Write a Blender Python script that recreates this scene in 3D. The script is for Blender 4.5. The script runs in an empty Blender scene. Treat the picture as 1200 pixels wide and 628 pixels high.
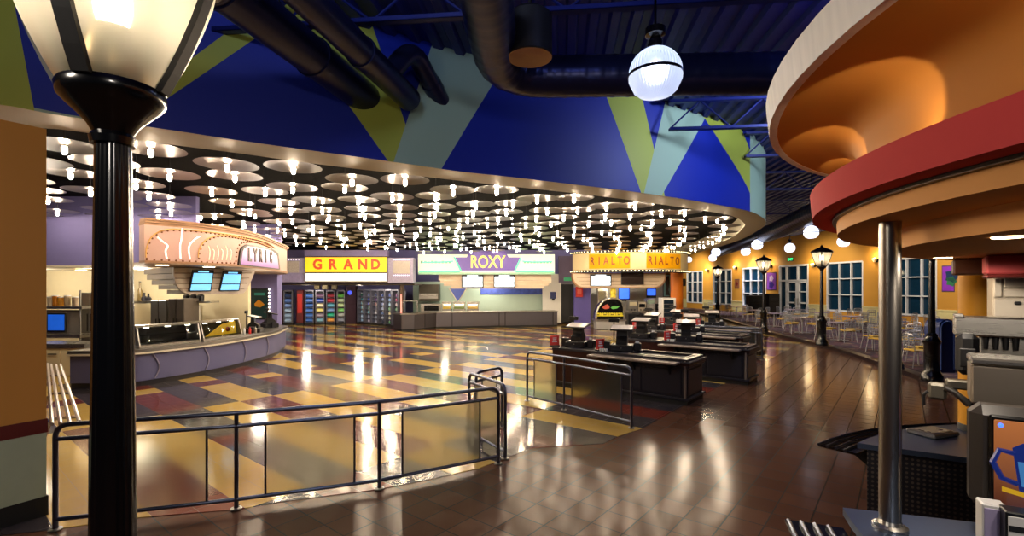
# light levels
BULB = 330.0; KCOVE = 6.0; KDOWN = 34.0; LANT = 44.0; GLOBE = 13.0; GLOBEF = 2.4; SCON = 60.0
DRUM_FILL = 520.0; DECK_FILL = 22.0; FRONT_FILL = 100.0; WORLD = .05; EXPO = 0.0; DINING_FILL = 700.0
import bpy, math, random
from mathutils import Vector, Matrix
R = random.Random(7)
SC = bpy.context.scene
COL = SC.collection
PI = math.pi
# ------------------------------------------------------------------ camera model (used to read sizes off the place)
FP, HY, EYE = 570.0, 337.0, 2.3

def D(u, v, y):
    return Vector(((u-600)/FP*y, y, EYE+(HY-v)/FP*y))

def Z(u, v, z):
    y = (z-EYE)*FP/(HY-v)
    return Vector(((u-600)/FP*y, y, z))

def F(u, v):
    return Z(u, v, 0.0)

def hz(v, y):
    return EYE+(HY-v)/FP*y

# ------------------------------------------------------------------ mesh builder
class MB:
    def __init__(s):
        s.v = []; s.f = []; s.m = []; s.mi = 0; s.uv = None
    def face(s, idx):
        s.f.append(tuple(idx)); s.m.append(s.mi)
    def add(s, verts, faces):
        o = len(s.v); s.v += [Vector(p) for p in verts]
        for f in faces:
            s.f.append(tuple(i+o for i in f)); s.m.append(s.mi)
        return s
    def box(s, c, d, rz=0.0, rx=0.0, ry=0.0):
        hx, hy, h = d[0]/2, d[1]/2, d[2]/2
        M = Matrix.Translation(Vector(c)) @ Matrix.Rotation(rz, 4, 'Z') @ Matrix.Rotation(ry, 4, 'Y') @ Matrix.Rotation(rx, 4, 'X')
        vs = [M @ Vector((x*hx, y*hy, z*h)) for z in (-1, 1) for y in (-1, 1) for x in (-1, 1)]
        return s.add(vs, [(0, 2, 3, 1), (4, 5, 7, 6), (0, 1, 5, 4), (2, 6, 7, 3), (0, 4, 6, 2), (1, 3, 7, 5)])
    def bbox(s, a, b):
        return s.box([(a[i]+b[i])/2 for i in range(3)], [abs(b[i]-a[i]) for i in range(3)])
    def cbox(s, c, d, r=0.02, rz=0.0, rx=0.0):
        """box with chamfered edges"""
        hx, hy, h = d[0]/2, d[1]/2, d[2]/2
        r = min(r, hx*.9, hy*.9, h*.9)
        M = Matrix.Translation(Vector(c)) @ Matrix.Rotation(rz, 4, 'Z') @ Matrix.Rotation(rx, 4, 'X')
        vs = []; key = {}
        for sx in (-1, 1):
            for sy in (-1, 1):
                for sz in (-1, 1):
                    for ax in range(3):
                        p = [sx*(hx-r), sy*(hy-r), sz*(h-r)]
                        p[ax] = (sx*hx, sy*hy, sz*h)[ax]
                        key[(sx, sy, sz, ax)] = len(vs); vs.append(M @ Vector(p))
        fs = []
        k = lambda a, b, c_, x: key[(a, b, c_, x)]
        for q in (-1, 1):
            fs.append((k(q,-1,-1,0), k(q,1,-1,0), k(q,1,1,0), k(q,-1,1,0)))
            fs.append((k(-1,q,-1,1), k(1,q,-1,1), k(1,q,1,1), k(-1,q,1,1)))
            fs.append((k(-1,-1,q,2), k(1,-1,q,2), k(1,1,q,2), k(-1,1,q,2)))
        for a in (-1, 1):
            for b in (-1, 1):
                fs.append((k(a,b,-1,0), k(a,b,1,0), k(a,b,1,1), k(a,b,-1,1)))
                fs.append((k(a,-1,b,0), k(a,1,b,0), k(a,1,b,2), k(a,-1,b,2)))
                fs.append((k(-1,a,b,1), k(1,a,b,1), k(1,a,b,2), k(-1,a,b,2)))
                for c_ in (-1, 1):
                    fs.append((k(a,b,c_,0), k(a,b,c_,1), k(a,b,c_,2)))
        return s.add(vs, fs)
    def prism(s, pts, z0, z1, cap=True):
        n = len(pts)
        vs = [(p[0], p[1], z0) for p in pts]+[(p[0], p[1], z1) for p in pts]
        fs = [(i, (i+1) % n, n+(i+1) % n, n+i) for i in range(n)]
        if cap:
            fs += [tuple(range(n-1, -1, -1)), tuple(range(n, 2*n))]
        return s.add(vs, fs)
    def slab(s, pts, nrm):
        """polygon (3d points) extruded by a vector"""
        n = len(pts); nv = Vector(nrm)
        vs = [Vector(p) for p in pts]+[Vector(p)+nv for p in pts]
        fs = [(i, (i+1) % n, n+(i+1) % n, n+i) for i in range(n)]+[tuple(range(n-1, -1, -1)), tuple(range(n, 2*n))]
        return s.add(vs, fs)
    def tube(s, pts, r, n=8, closed=False, caps=True):
        pts = [Vector(p) for p in pts]; m = len(pts)
        rs = r if isinstance(r, (list, tuple)) else [r]*m
        rings = []; up = None
        for i, p in enumerate(pts):
            if closed: t = pts[(i+1) % m]-pts[i-1]
            else: t = pts[min(i+1, m-1)]-pts[max(i-1, 0)]
            t.normalize()
            if up is None:
                a = Vector((0, 0, 1)) if abs(t.z) < .9 else Vector((1, 0, 0))
                up = (a-t*a.dot(t)).normalized()
            else:
                up = (up-t*up.dot(t))
                if up.length < 1e-5: up = t.orthogonal()
                up.normalize()
            w = t.cross(up)
            rings.append([p+(up*math.cos(2*PI*k/n)+w*math.sin(2*PI*k/n))*rs[i] for k in range(n)])
        vs = [q for rg in rings for q in rg]; fs = []
        for i in range(m if closed else m-1):
            j = (i+1) % m
            for k in range(n):
                fs.append((i*n+k, i*n+(k+1) % n, j*n+(k+1) % n, j*n+k))
        if caps and not closed:
            fs += [tuple(range(n-1, -1, -1)), tuple((m-1)*n+k for k in range(n))]
        return s.add(vs, fs)
    def lathe(s, prof, c=(0, 0, 0), n=24, a0=0.0, a1=2*PI, closed_prof=False):
        full = abs(a1-a0-2*PI) < 1e-6
        cols = n if full else n+1
        vs = []; fs = []; m = len(prof)
        for k in range(cols):
            a = a0+(a1-a0)*k/n
            for (r, z) in prof:
                vs.append((c[0]+r*math.cos(a), c[1]+r*math.sin(a), c[2]+z))
        for k in range(n):
            k2 = (k+1) % cols if full else k+1
            for j in range(m if closed_prof else m-1):
                j2 = (j+1) % m
                fs.append((k*m+j, k2*m+j, k2*m+j2, k*m+j2))
        return s.add(vs, fs)
    def ball(s, c, r, n=14, m=8, sz=1.0):
        return s.lathe([(max(1e-4, r*math.sin(PI*i/m)), -r*sz*math.cos(PI*i/m)) for i in range(m+1)], c, n)
    def cyl(s, c, r, h, n=16):
        return s.lathe([(1e-4, 0), (r, 0), (r, h), (1e-4, h)], c, n)
    def ribbon(s, path, z0, z1, th, closed=False):
        """vertical wall of thickness th along a 2d path; z0/z1 number or list"""
        m = len(path); vs = []
        g = lambda q, i: q[i] if isinstance(q, (list, tuple)) else q
        for i, p in enumerate(path):
            a = Vector(path[max(i-1, 0)][:2]); b = Vector(path[min(i+1, m-1)][:2])
            t = (b-a).normalized(); nn = Vector((-t.y, t.x))*th
            p = Vector(p[:2]); q = p+nn
            vs += [(p.x, p.y, g(z0, i)), (p.x, p.y, g(z1, i)), (q.x, q.y, g(z1, i)), (q.x, q.y, g(z0, i))]
        fs = []
        for i in range(m-1):
            for k in range(4):
                fs.append((i*4+k, i*4+(k+1) % 4, (i+1)*4+(k+1) % 4, (i+1)*4+k))
        fs += [(3, 2, 1, 0), ((m-1)*4, (m-1)*4+1, (m-1)*4+2, (m-1)*4+3)]
        return s.add(vs, fs)
    def build(s, name, mat, parent=None, loc=None, smooth=False, world=True):
        me = bpy.data.meshes.new(name)
        vs = s.v
        off = Vector((0, 0, 0))
        if parent is not None and world:
            M = PW(parent).inverted(); vs = [M @ v for v in vs]
        elif loc is not None:
            off = Vector(loc); vs = [v-off for v in vs]
        me.from_pydata([tuple(v) for v in vs], [], s.f)
        ms = mat if isinstance(mat, (list, tuple)) else [mat]
        for q in ms: me.materials.append(q)
        me.polygons.foreach_set('material_index', s.m)
        if s.uv: 
            L = me.uv_layers.new(name='UVMap')
            for lp in me.loops: L.data[lp.index].uv = s.uv[lp.vertex_index]
        me.update()
        import bmesh
        bm = bmesh.new(); bm.from_mesh(me)
        bmesh.ops.recalc_face_normals(bm, faces=bm.faces)
        bm.to_mesh(me); bm.free()
        if smooth:
            for p in me.polygons: p.use_smooth = True
            try: me.set_sharp_from_angle(angle=math.radians(40))
            except Exception: pass
        o = bpy.data.objects.new(name, me); COL.objects.link(o)
        if parent is not None: o.parent = parent
        elif loc is not None: o.location = off
        return o

def PW(o):
    M = Matrix.Translation(o.location) @ o.rotation_euler.to_matrix().to_4x4() if o.type == 'EMPTY' else Matrix.Translation(o.location)
    return PW(o.parent) @ M if o.parent else M

def tag(o, label, cat, group=None, kind=None):
    o['label'] = label; o['category'] = cat
    if group: o['group'] = group
    if kind: o['kind'] = kind
    return o

def thing(name, label, cat, loc=(0, 0, 0), rz=0.0, group=None):
    o = bpy.data.objects.new(name, None); COL.objects.link(o)
    o.empty_display_size = .2
    o.location = Vector(loc); o.rotation_euler = (0, 0, rz)
    return tag(o, label, cat, group)

def struct(o):
    o['kind'] = 'structure'; return o

def dup(root, loc, rz=0.0, label=None, group=None):
    r = root.copy(); COL.objects.link(r); r.location = Vector(loc); r.rotation_euler = (0, 0, rz)
    if label: r['label'] = label
    if group: r['group'] = group
    for ch in list(root.children):
        c = ch.copy(); COL.objects.link(c); c.parent = r
        for g in list(ch.children):
            d = g.copy(); COL.objects.link(d); d.parent = c
    return r

def text_mesh(body, size, extrude=.01, bold=0.0, sx=1.0):
    cu = bpy.data.curves.new('lettering', 'FONT'); cu.body = body; cu.size = size; cu.extrude = extrude
    cu.align_x = 'CENTER'; cu.align_y = 'CENTER'; cu.offset = bold; cu.resolution_u = 3
    to = bpy.data.objects.new('lettering', cu); COL.objects.link(to)
    dg = bpy.context.evaluated_depsgraph_get(); dg.update()
    me = bpy.data.meshes.new_from_object(to.evaluated_get(dg))
    vs = [(v.co.x*sx, v.co.y, v.co.z) for v in me.vertices]; fs = [tuple(p.vertices) for p in me.polygons]
    bpy.data.objects.remove(to); bpy.data.curves.remove(cu); bpy.data.meshes.remove(me)
    return vs, fs

def add_text(mb, body, c, size, nrm_az, extrude=.01, bold=0.0, sx=1.0, tilt=0.0):
    """upright lettering centred at c; nrm_az = azimuth (atan2) of the direction the face looks to"""
    vs, fs = text_mesh(body, size, extrude, bold, sx)
    M = Matrix.Translation(Vector(c)) @ Matrix.Rotation(nrm_az+PI/2, 4, 'Z') @ Matrix.Rotation(PI/2+tilt, 4, 'X')
    return mb.add([M @ Vector(v) for v in vs], fs)

def smooth_path(pts, n=6):
    """Catmull-Rom through 2d/3d points"""
    P = [Vector(p) for p in pts]; out = []
    for i in range(len(P)-1):
        p0 = P[max(i-1, 0)]; p1 = P[i]; p2 = P[i+1]; p3 = P[min(i+2, len(P)-1)]
        for k in range(n):
            t = k/n
            out.append(.5*((2*p1)+(p2-p0)*t+(2*p0-5*p1+4*p2-p3)*t*t+(3*p1-p0-3*p2+p3)*t**3))
    out.append(P[-1]); return out

def round_corners(pts, r, n=5):
    """3d polyline with rounded corners"""
    P = [Vector(p) for p in pts]; out = [P[0]]
    for i in range(1, len(P)-1):
        a = (P[i-1]-P[i]); b = (P[i+1]-P[i])
        rr = min(r, a.length*.45, b.length*.45)
        A = P[i]+a.normalized()*rr; B = P[i]+b.normalized()*rr
        for k in range(n+1):
            t = k/n; out.append((1-t)**2*A+2*t*(1-t)*P[i]+t*t*B)
    out.append(P[-1]); return out

# ------------------------------------------------------------------ materials
def lin(c):
    if isinstance(c, str):
        c = c.lstrip('#'); c = [int(c[i:i+2], 16)/255 for i in (0, 2, 4)]
        c = [x/12.92 if x <= .04045 else ((x+.055)/1.055)**2.4 for x in c]
    return (c[0], c[1], c[2], 1.0)

def nt(name):
    m = bpy.data.materials.new(name); m.use_nodes = True
    t = m.node_tree
    return m, t, t.nodes['Principled BSDF']

MATS = {}
def mat(name, col, rough=.5, metal=0.0, spec=.5, emit=None, es=0.0, var=.08, scale=6.0, trans=0.0, ior=1.45, coat=0.0, bump=0.0):
    if name in MATS: return MATS[name]
    m, t, b = nt(name)
    c = lin(col)
    tc = t.nodes.new('ShaderNodeTexCoord')
    nz = t.nodes.new('ShaderNodeTexNoise'); nz.inputs['Scale'].default_value = scale; nz.inputs['Detail'].default_value = 3
    t.links.new(tc.outputs['Object'], nz.inputs['Vector'])
    if var > 0:
        mx = t.nodes.new('ShaderNodeMix'); mx.data_type = 'RGBA'
        mx.inputs[6].default_value = tuple(x*(1-var) for x in c[:3])+(1,)
        mx.inputs[7].default_value = tuple(min(1, x*(1+var)) for x in c[:3])+(1,)
        t.links.new(nz.outputs['Fac'], mx.inputs[0]); t.links.new(mx.outputs[2], b.inputs['Base Color'])
    else: b.inputs['Base Color'].default_value = c
    b.inputs['Roughness'].default_value = rough; b.inputs['Metallic'].default_value = metal
    b.inputs['Specular IOR Level'].default_value = spec; b.inputs['IOR'].default_value = ior
    b.inputs['Transmission Weight'].default_value = trans
    b.inputs['Coat Weight'].default_value = coat
    if emit is not None:
        b.inputs['Emission Color'].default_value = lin(emit); b.inputs['Emission Strength'].default_value = es
    if bump:
        bp = t.nodes.new('ShaderNodeBump'); bp.inputs['Strength'].default_value = bump; bp.inputs['Distance'].default_value = .02
        t.links.new(nz.outputs['Fac'], bp.inputs['Height']); t.links.new(bp.outputs['Normal'], b.inputs['Normal'])
    MATS[name] = m
    return m

class NB:
    """tiny node-graph helper for math"""
    def __init__(s, t): s.t = t
    def val(s, x, sock):
        if isinstance(x, (int, float)): sock.default_value = x
        else: s.t.links.new(x, sock)
    def m(s, op, a, b=None, c=None):
        n = s.t.nodes.new('ShaderNodeMath'); n.operation = op
        s.val(a, n.inputs[0])
        if b is not None: s.val(b, n.inputs[1])
        if c is not None: s.val(c, n.inputs[2])
        return n.outputs[0]
    def mix(s, f, a, b):
        n = s.t.nodes.new('ShaderNodeMix'); n.data_type = 'RGBA'
        s.val(f, n.inputs[0])
        for x, i in ((a, 6), (b, 7)):
            if isinstance(x, tuple): n.inputs[i].default_value = x
            else: s.t.links.new(x, n.inputs[i])
        return n.outputs[2]

TA = math.radians(38.9)                      # direction of the floor tiles
def tile_coords(t):
    nb = NB(t)
    g = t.nodes.new('ShaderNodeNewGeometry'); sp = t.nodes.new('ShaderNodeSeparateXYZ')
    t.links.new(g.outputs['Position'], sp.inputs[0])
    x, y = sp.outputs[0], sp.outputs[1]
    a = nb.m('ADD', nb.m('MULTIPLY', x, math.sin(TA)), nb.m('MULTIPLY', y, math.cos(TA)))
    b = nb.m('SUBTRACT', nb.m('MULTIPLY', x, math.cos(TA)), nb.m('MULTIPLY', y, math.sin(TA)))
    return nb, a, b, g

def grout(nb, a, b, T=.3325, a0=4.19, b0=-12.69, w=.012):
    fa = nb.m('FRACT', nb.m('DIVIDE', nb.m('SUBTRACT', a, a0-40*T), T))
    fb = nb.m('FRACT', nb.m('DIVIDE', nb.m('SUBTRACT', b, b0-90*T), T))
    da = nb.m('MINIMUM', fa, nb.m('SUBTRACT', 1.0, fa)); db = nb.m('MINIMUM', fb, nb.m('SUBTRACT', 1.0, fb))
    return nb.m('LESS_THAN', nb.m('MINIMUM', da, db), w)

def floor_finish(t, b, nb, a_, b_, rough, colsock, gr, groutcol, gmix=.8, spec=.36):
    c = nb.mix(nb.m('MULTIPLY', gr, gmix), colsock, lin(groutcol))
    t.links.new(c, b.inputs['Base Color'])
    nz = t.nodes.new('ShaderNodeTexNoise'); nz.inputs['Scale'].default_value = 2.2; nz.inputs['Detail'].default_value = 4
    g = t.nodes.new('ShaderNodeNewGeometry'); t.links.new(g.outputs['Position'], nz.inputs['Vector'])
    r = nb.m('ADD', nb.m('MULTIPLY_ADD', nz.outputs['Fac'], .05, rough-.025), nb.m('MULTIPLY', gr, .3))
    t.links.new(r, b.inputs['Roughness'])
    b.inputs['Specular IOR Level'].default_value = spec
    nz2 = t.nodes.new('ShaderNodeTexNoise'); nz2.inputs['Scale'].default_value = 9.0; nz2.inputs['Detail'].default_value = 2
    t.links.new(g.outputs['Position'], nz2.inputs['Vector'])
    bp = t.nodes.new('ShaderNodeBump'); bp.inputs['Strength'].default_value = .015; bp.inputs['Distance'].default_value = .01
    t.links.new(nb.m('SUBTRACT', nb.m('MULTIPLY', nz2.outputs['Fac'], .08), nb.m('MULTIPLY', gr, .5)), bp.inputs['Height'])
    t.links.new(bp.outputs['Normal'], b.inputs['Normal'])

def mat_brown_tile():
    m, t, b = nt('brown_floor_tile')
    nb, a, bb, g = tile_coords(t)
    gr = grout(nb, a, bb, w=.02)
    # colour differs a little from tile to tile
    T = .3325
    ia = nb.m('FLOOR', nb.m('DIVIDE', nb.m('SUBTRACT', a, 4.19-40*T), T)); ib = nb.m('FLOOR', nb.m('DIVIDE', nb.m('SUBTRACT', bb, -12.69-90*T), T))
    cx = t.nodes.new('ShaderNodeCombineXYZ'); t.links.new(ia, cx.inputs[0]); t.links.new(ib, cx.inputs[1])
    wn = t.nodes.new('ShaderNodeTexWhiteNoise'); t.links.new(cx.outputs[0], wn.inputs['Vector'])
    col = nb.mix(wn.outputs['Value'], lin('#553a2e'), lin('#634537'))
    floor_finish(t, b, nb, a, bb, .17, col, gr, '#1c120c', 1.0, spec=.075)
    return m

def mat_checker_tile():
    m, t, b = nt('checkered_floor_tile')
    nb, a, bb, g = tile_coords(t)
    gr = grout(nb, a, bb, w=.008)
    Y, M_, K = lin('#c0a052'), lin('#6a2a20'), lin('#3a363c')
    seq = [2.24, 2.24, .65, 2.24, 2.24, .65]; tot = sum(seq)
    rows = {0: [Y, M_, K, M_, Y, M_], 1: [K, Y, Y, Y, K, K], 2: [M_, K, M_, K, M_, Y], 3: [K, Y, Y, Y, K, K]}
    fb = nb.m('FRACT', nb.m('DIVIDE', nb.m('ADD', bb, 12.69+8*tot), tot))
    k = nb.m('MODULO', nb.m('FLOOR', nb.m('DIVIDE', nb.m('SUBTRACT', a, 4.19-.665*40), .665)), 4.0)
    outs = []
    for r in range(4):
        cr = t.nodes.new('ShaderNodeValToRGB'); cr.color_ramp.interpolation = 'CONSTANT'
        e = cr.color_ramp.elements; acc = 0
        e[0].position = 0; e[0].color = rows[r][0]; e[1].position = seq[0]/tot; e[1].color = rows[r][1]
        acc = seq[0]+seq[1]
        for q in range(2, 6):
            x = e.new(acc/tot); x.color = rows[r][q]; acc += seq[q]
        t.links.new(fb, cr.inputs[0]); outs.append(cr.outputs[0])
    c = outs[0]
    for r in range(1, 4):
        c = nb.mix(nb.m('COMPARE', k, float(r), .1), c, outs[r])
    nz = t.nodes.new('ShaderNodeTexNoise'); nz.inputs['Scale'].default_value = 1.3; nz.inputs['Detail'].default_value = 5
    t.links.new(g.outputs['Position'], nz.inputs['Vector'])
    hs = t.nodes.new('ShaderNodeHueSaturation'); t.links.new(c, hs.inputs['Color'])
    t.links.new(nb.m('MULTIPLY_ADD', nz.outputs['Fac'], .3, .85), hs.inputs['Value'])
    floor_finish(t, b, nb, a, bb, .13, hs.outputs[0], gr, '#2c2418', .55)
    return m

def mat_carpet():
    m, t, b = nt('patterned_carpet')
    nb = NB(t)
    g = t.nodes.new('ShaderNodeNewGeometry')
    v = t.nodes.new('ShaderNodeTexVoronoi'); v.inputs['Scale'].default_value = 5.0
    t.links.new(g.outputs['Position'], v.inputs['Vector'])
    cr = t.nodes.new('ShaderNodeValToRGB'); cr.color_ramp.interpolation = 'CONSTANT'
    e = cr.color_ramp.elements; e[0].color = lin('#3a2230'); e[1].position = .5; e[1].color = lin('#54303a')
    x = e.new(.7); x.color = lin('#2a2838'); x = e.new(.87); x.color = lin('#6d5a48')
    sp = t.nodes.new('ShaderNodeSeparateColor'); t.links.new(v.outputs['Color'], sp.inputs[0])
    t.links.new(sp.outputs[0], cr.inputs[0]); t.links.new(cr.outputs[0], b.inputs['Base Color'])
    b.inputs['Roughness'].default_value = .95
    return m

def mat_brushed(name, col, rough=.3, sc=(2, 2, 50)):
    m, t, b = nt(name)
    tc = t.nodes.new('ShaderNodeTexCoord'); mp = t.nodes.new('ShaderNodeMapping'); mp.inputs['Scale'].default_value = sc
    nz = t.nodes.new('ShaderNodeTexNoise'); nz.inputs['Scale'].default_value = 3
    t.links.new(tc.outputs['Object'], mp.inputs[0]); t.links.new(mp.outputs[0], nz.inputs['Vector'])
    nb = NB(t)
    b.inputs['Base Color'].default_value = lin(col); b.inputs['Metallic'].default_value = 1.0
    t.links.new(nb.m('MULTIPLY_ADD', nz.outputs['Fac'], .05, rough-.025), b.inputs['Roughness'])
    return m
# ------------------------------------------------------------------ shared materials
steel = mat_brushed('brushed_steel', '#b9b6b0', .28)
steel_dim = mat_brushed('dull_steel', '#8f8d8a', .4)
rail_metal = mat('blue_grey_rail_steel', '#62687e', .28, 1.0, var=.05)
black_gloss = mat('gloss_black_paint', '#08080a', .22, 0.0, var=.0, coat=.3)
black_matt = mat('matt_black', '#101012', .6)
black_plastic = mat('black_plastic', '#0e0e11', .4)
dark_slate = mat('dark_slate_laminate', '#1a1a20', .35)
wood_dark = mat('dark_red_laminate', '#2a0e0c', .3, scale=3)
cream_paint = mat('cream_paint', '#d8cfb8', .6, var=.03)
white_paint = mat('white_paint', '#e4e2da', .5, var=.03)
lavender = mat('lavender_wall_paint', '#7470a8', .7, var=.05)
navy_paint = mat('navy_ceiling_paint', '#141f78', .5, var=.12)
dark_paint = mat('black_ceiling_paint', '#070608', .9, spec=.1)
red_plastic = mat('red_plastic', '#c0302c', .4)
red_board = mat('red_notice_board', '#b83a34', .5)
white_plastic = mat('white_plastic', '#e0e0e0', .4)
grey_plastic = mat('grey_plastic', '#77787c', .45)
glass = mat('clear_glass', '#f4fbff', .03, trans=1.0, ior=1.2, var=0)
brass_door = mat('door_black', '#0b0b0c', .5)

# ------------------------------------------------------------------ camera
cam = bpy.data.cameras.new('camera'); co = bpy.data.objects.new('camera', cam); COL.objects.link(co)
co.location = (0, 0, EYE); co.rotation_euler = (PI/2, 0, 0)
cam.sensor_fit = 'HORIZONTAL'; cam.sensor_width = 36.0; cam.lens = 36.0*FP/1200
cam.shift_y = (HY-314)/1200; cam.clip_end = 300; cam.clip_start = .05
SC.camera = co

# ------------------------------------------------------------------ floors
mb = MB(); mb.add([(-40, -8, 0), (45, -8, 0), (45, 75, 0), (-40, 75, 0)], [(0, 1, 2, 3)])
struct(mb.build('floor', mat_brown_tile()))
near = [F(u, v) for u, v in [(-60, 634), (62, 621), (160, 607), (280, 597), (330, 588), (440, 574.5), (500, 562.5), (560, 549.5), (592, 537), (624, 525)]]
far = [F(706.7, 520), F(725, 511), F(754, 501.6)]
def ab(a, b): return Vector((a*math.sin(TA)+b*math.cos(TA), a*math.cos(TA)-b*math.sin(TA), 0))
pts = near+far+[ab(9, -3.35), ab(20, -3.35), ab(30, -3.35), Vector((14, 40, 0)), Vector((-16, 40, 0)), Vector((-22, 14, 0))]
mb = MB(); mb.prism(pts, -.02, .006)
struct(mb.build('floor_food_court', mat_checker_tile()))
# dining platform with a dark stone kerb
KERB = [(9.0, 6.0), (9.3, 8.5), (9.85, 11.4), (10.4, 13.1), (11.9, 18.5), (12.7, 24.3), (14.8, 34.0), (16.0, 42.0), (17.5, 60.0)]
kp = smooth_path([Vector((x, y, 0)) for x, y in KERB], 4)
mb = MB(); mb.prism([(p.x+.25, p.y) for p in kp]+[(34, 60), (34, 6)], 0, .10)
struct(mb.build('floor_dining_area', mat_carpet()))
mb = MB(); mb.ribbon([(p.x, p.y) for p in reversed(kp)], 0.0, .12, .28)
struct(mb.build('trim_dining_kerb', mat('kerb_stone', '#1d1416', .3)))

# ------------------------------------------------------------------ food court canopy: drum wall, ring, dark underside
ZS = 4.3
op = [(0, 122.5), (62, 134), (120, 142), (180.8, 149.5), (300, 167.4), (456.6, 189), (540, 201), (600, 207.5), (700, 219.4), (751, 225.8), (807, 234), (850, 241.5), (876.6, 247), (890, 252.5), (897.5, 260), (890, 269), (862, 283), (824, 294)]
ip = [(0, 147.5), (55, 150), (120, 158), (173.7, 166), (278.7, 179.4), (375.5, 192.7), (518.7, 209.4), (600, 218.5), (700, 229.4), (771.6, 239), (843, 249.7), (860, 254), (870, 260), (871, 266.5), (852.7, 280.7), (814.6, 294.5)]
outer = [Z(u, v, ZS) for u, v in op]; inner = [Z(u, v, ZS) for u, v in ip]
outer = [Vector((-9.0, 3.6, ZS)), Vector((-7.2, 4.4, ZS))]+outer+[Vector((11.2, 33, ZS))]
inner = [Vector((-9.2, 4.4, ZS)), Vector((-7.0, 5.1, ZS))]+inner+[Vector((10.6, 33, ZS))]
outer_s = smooth_path(outer, 8); inner_s = smooth_path(inner, 8)
def resample(P, n):
    L = [0]
    for i in range(1, len(P)): L.append(L[-1]+(P[i]-P[i-1]).length)
    out = []; j = 0
    for k in range(n):
        s = L[-1]*k/(n-1)
        while j < len(P)-2 and L[j+1] < s: j += 1
        t = (s-L[j])/max(1e-9, L[j+1]-L[j]); out.append(P[j].lerp(P[j+1], min(1, max(0, t))))
    return out
OUT = resample(outer_s, 160); INN = resample(inner_s, 160)
ZT = 8.0
SL = [0]
for i in range(1, 160): SL.append(SL[-1]+(OUT[i]-OUT[i-1]).length)
def drum_sz(u, v):
    """where the drum wall is seen at (u,v): path length and height"""
    k = (u-600)/FP; best = None
    for i in range(159):
        p, q = OUT[i], OUT[i+1]
        d0 = p.x-k*p.y; d1 = q.x-k*q.y
        if d0*d1 <= 0 and d0 != d1:
            t = d0/(d0-d1); y = p.y+(q.y-p.y)*t
            if best is None or y < best[1]: best = (SL[i]+(SL[i+1]-SL[i])*t, y)
    return best[0], EYE+(HY-v)*best[1]/FP
def mat_drum():
    m, t, b = nt('painted_zigzag_drum')
    nb = NB(t)
    uv = t.nodes.new('ShaderNodeUVMap'); sp = t.nodes.new('ShaderNodeSeparateXYZ'); t.links.new(uv.outputs[0], sp.inputs[0])
    s, z = sp.outputs[0], sp.outputs[1]
    B_, G_, P_ = lin('#0a28ac'), lin('#b2c04e'), lin('#a4c4b4')
    c = B_
    # each band: left edge (two points), right edge (two points), colour; read off the wall
    bands = [((0, 95), (60, 83), (40, 126), (64, 131), P_), ((-40, 60), (0, 0), (34, 96), (16, 0), G_),
             ((225, 68), (300, 12), (245, 82), (306, 40), G_),
             ((407, 121), (455, 189), (464, 112), (490, 190), G_), ((488.6, 106), (461.4, 189), (560, 127), (522, 190), P_),
             ((715, 125), (751, 225), (754.5, 122.5), (778, 225), G_), ((779, 122), (755, 225), (832, 128), (776, 228), P_),
             ((828.7, 143), (876.6, 221), (855.8, 124), (892, 230), G_)]
    for (l0, l1, r0, r1, col) in bands:
        edges = []
        for (p, q) in ((l0, l1), (r0, r1)):
            s0, z0 = drum_sz(*p); s1, z1 = drum_sz(*q)
            g = (s1-s0)/(z1-z0) if abs(z1-z0) > 1e-3 else 0
            edges.append(nb.m('MULTIPLY_ADD', nb.m('SUBTRACT', z, z0), g, s0))
        a = nb.m('GREATER_THAN', s, nb.m('MINIMUM', edges[0], edges[1]) if False else edges[0]); q = nb.m('LESS_THAN', s, edges[1])
        c = nb.mix(nb.m('MULTIPLY', a, q), c, col)
    # the last bay turning round the end is pale
    s0, z0 = drum_sz(879, 200)
    c = nb.mix(nb.m('GREATER_THAN', s, s0), c, P_)
    t.links.new(c, b.inputs['Base Color']); b.inputs['Roughness'].default_value = .55
    return m
mb = MB(); mb.uv = []
for i in range(160):
    for z in (ZS, ZT):
        mb.v.append(Vector((OUT[i].x, OUT[i].y, z))); mb.uv.append((SL[i], z))
for i in range(159): mb.face((2*i, 2*i+2, 2*i+3, 2*i+1))
drum = struct(mb.build('wall_drum', mat_drum(), smooth=True))
mb = MB()      # flat ring under the drum and its inner lip
ZU = 4.85
for i in range(160):
    mb.v += [Vector((OUT[i].x, OUT[i].y, ZS)), Vector((INN[i].x, INN[i].y, ZS)), Vector((INN[i].x, INN[i].y, ZU))]
for i in range(159):
    for k in range(2): mb.face((3*i+k, 3*i+3+k, 3*i+4+k, 3*i+1+k))
struct(mb.build('ceiling_drum_ring', mat('ring_paint', '#a0967c', .55, var=.02), smooth=True))
mb = MB(); mb.prism([(p.x, p.y) for p in INN]+[(-20, 33), (-20, 6)], ZU, ZU+.05)
struct(mb.build('ceiling_food_court', dark_paint))
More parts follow.
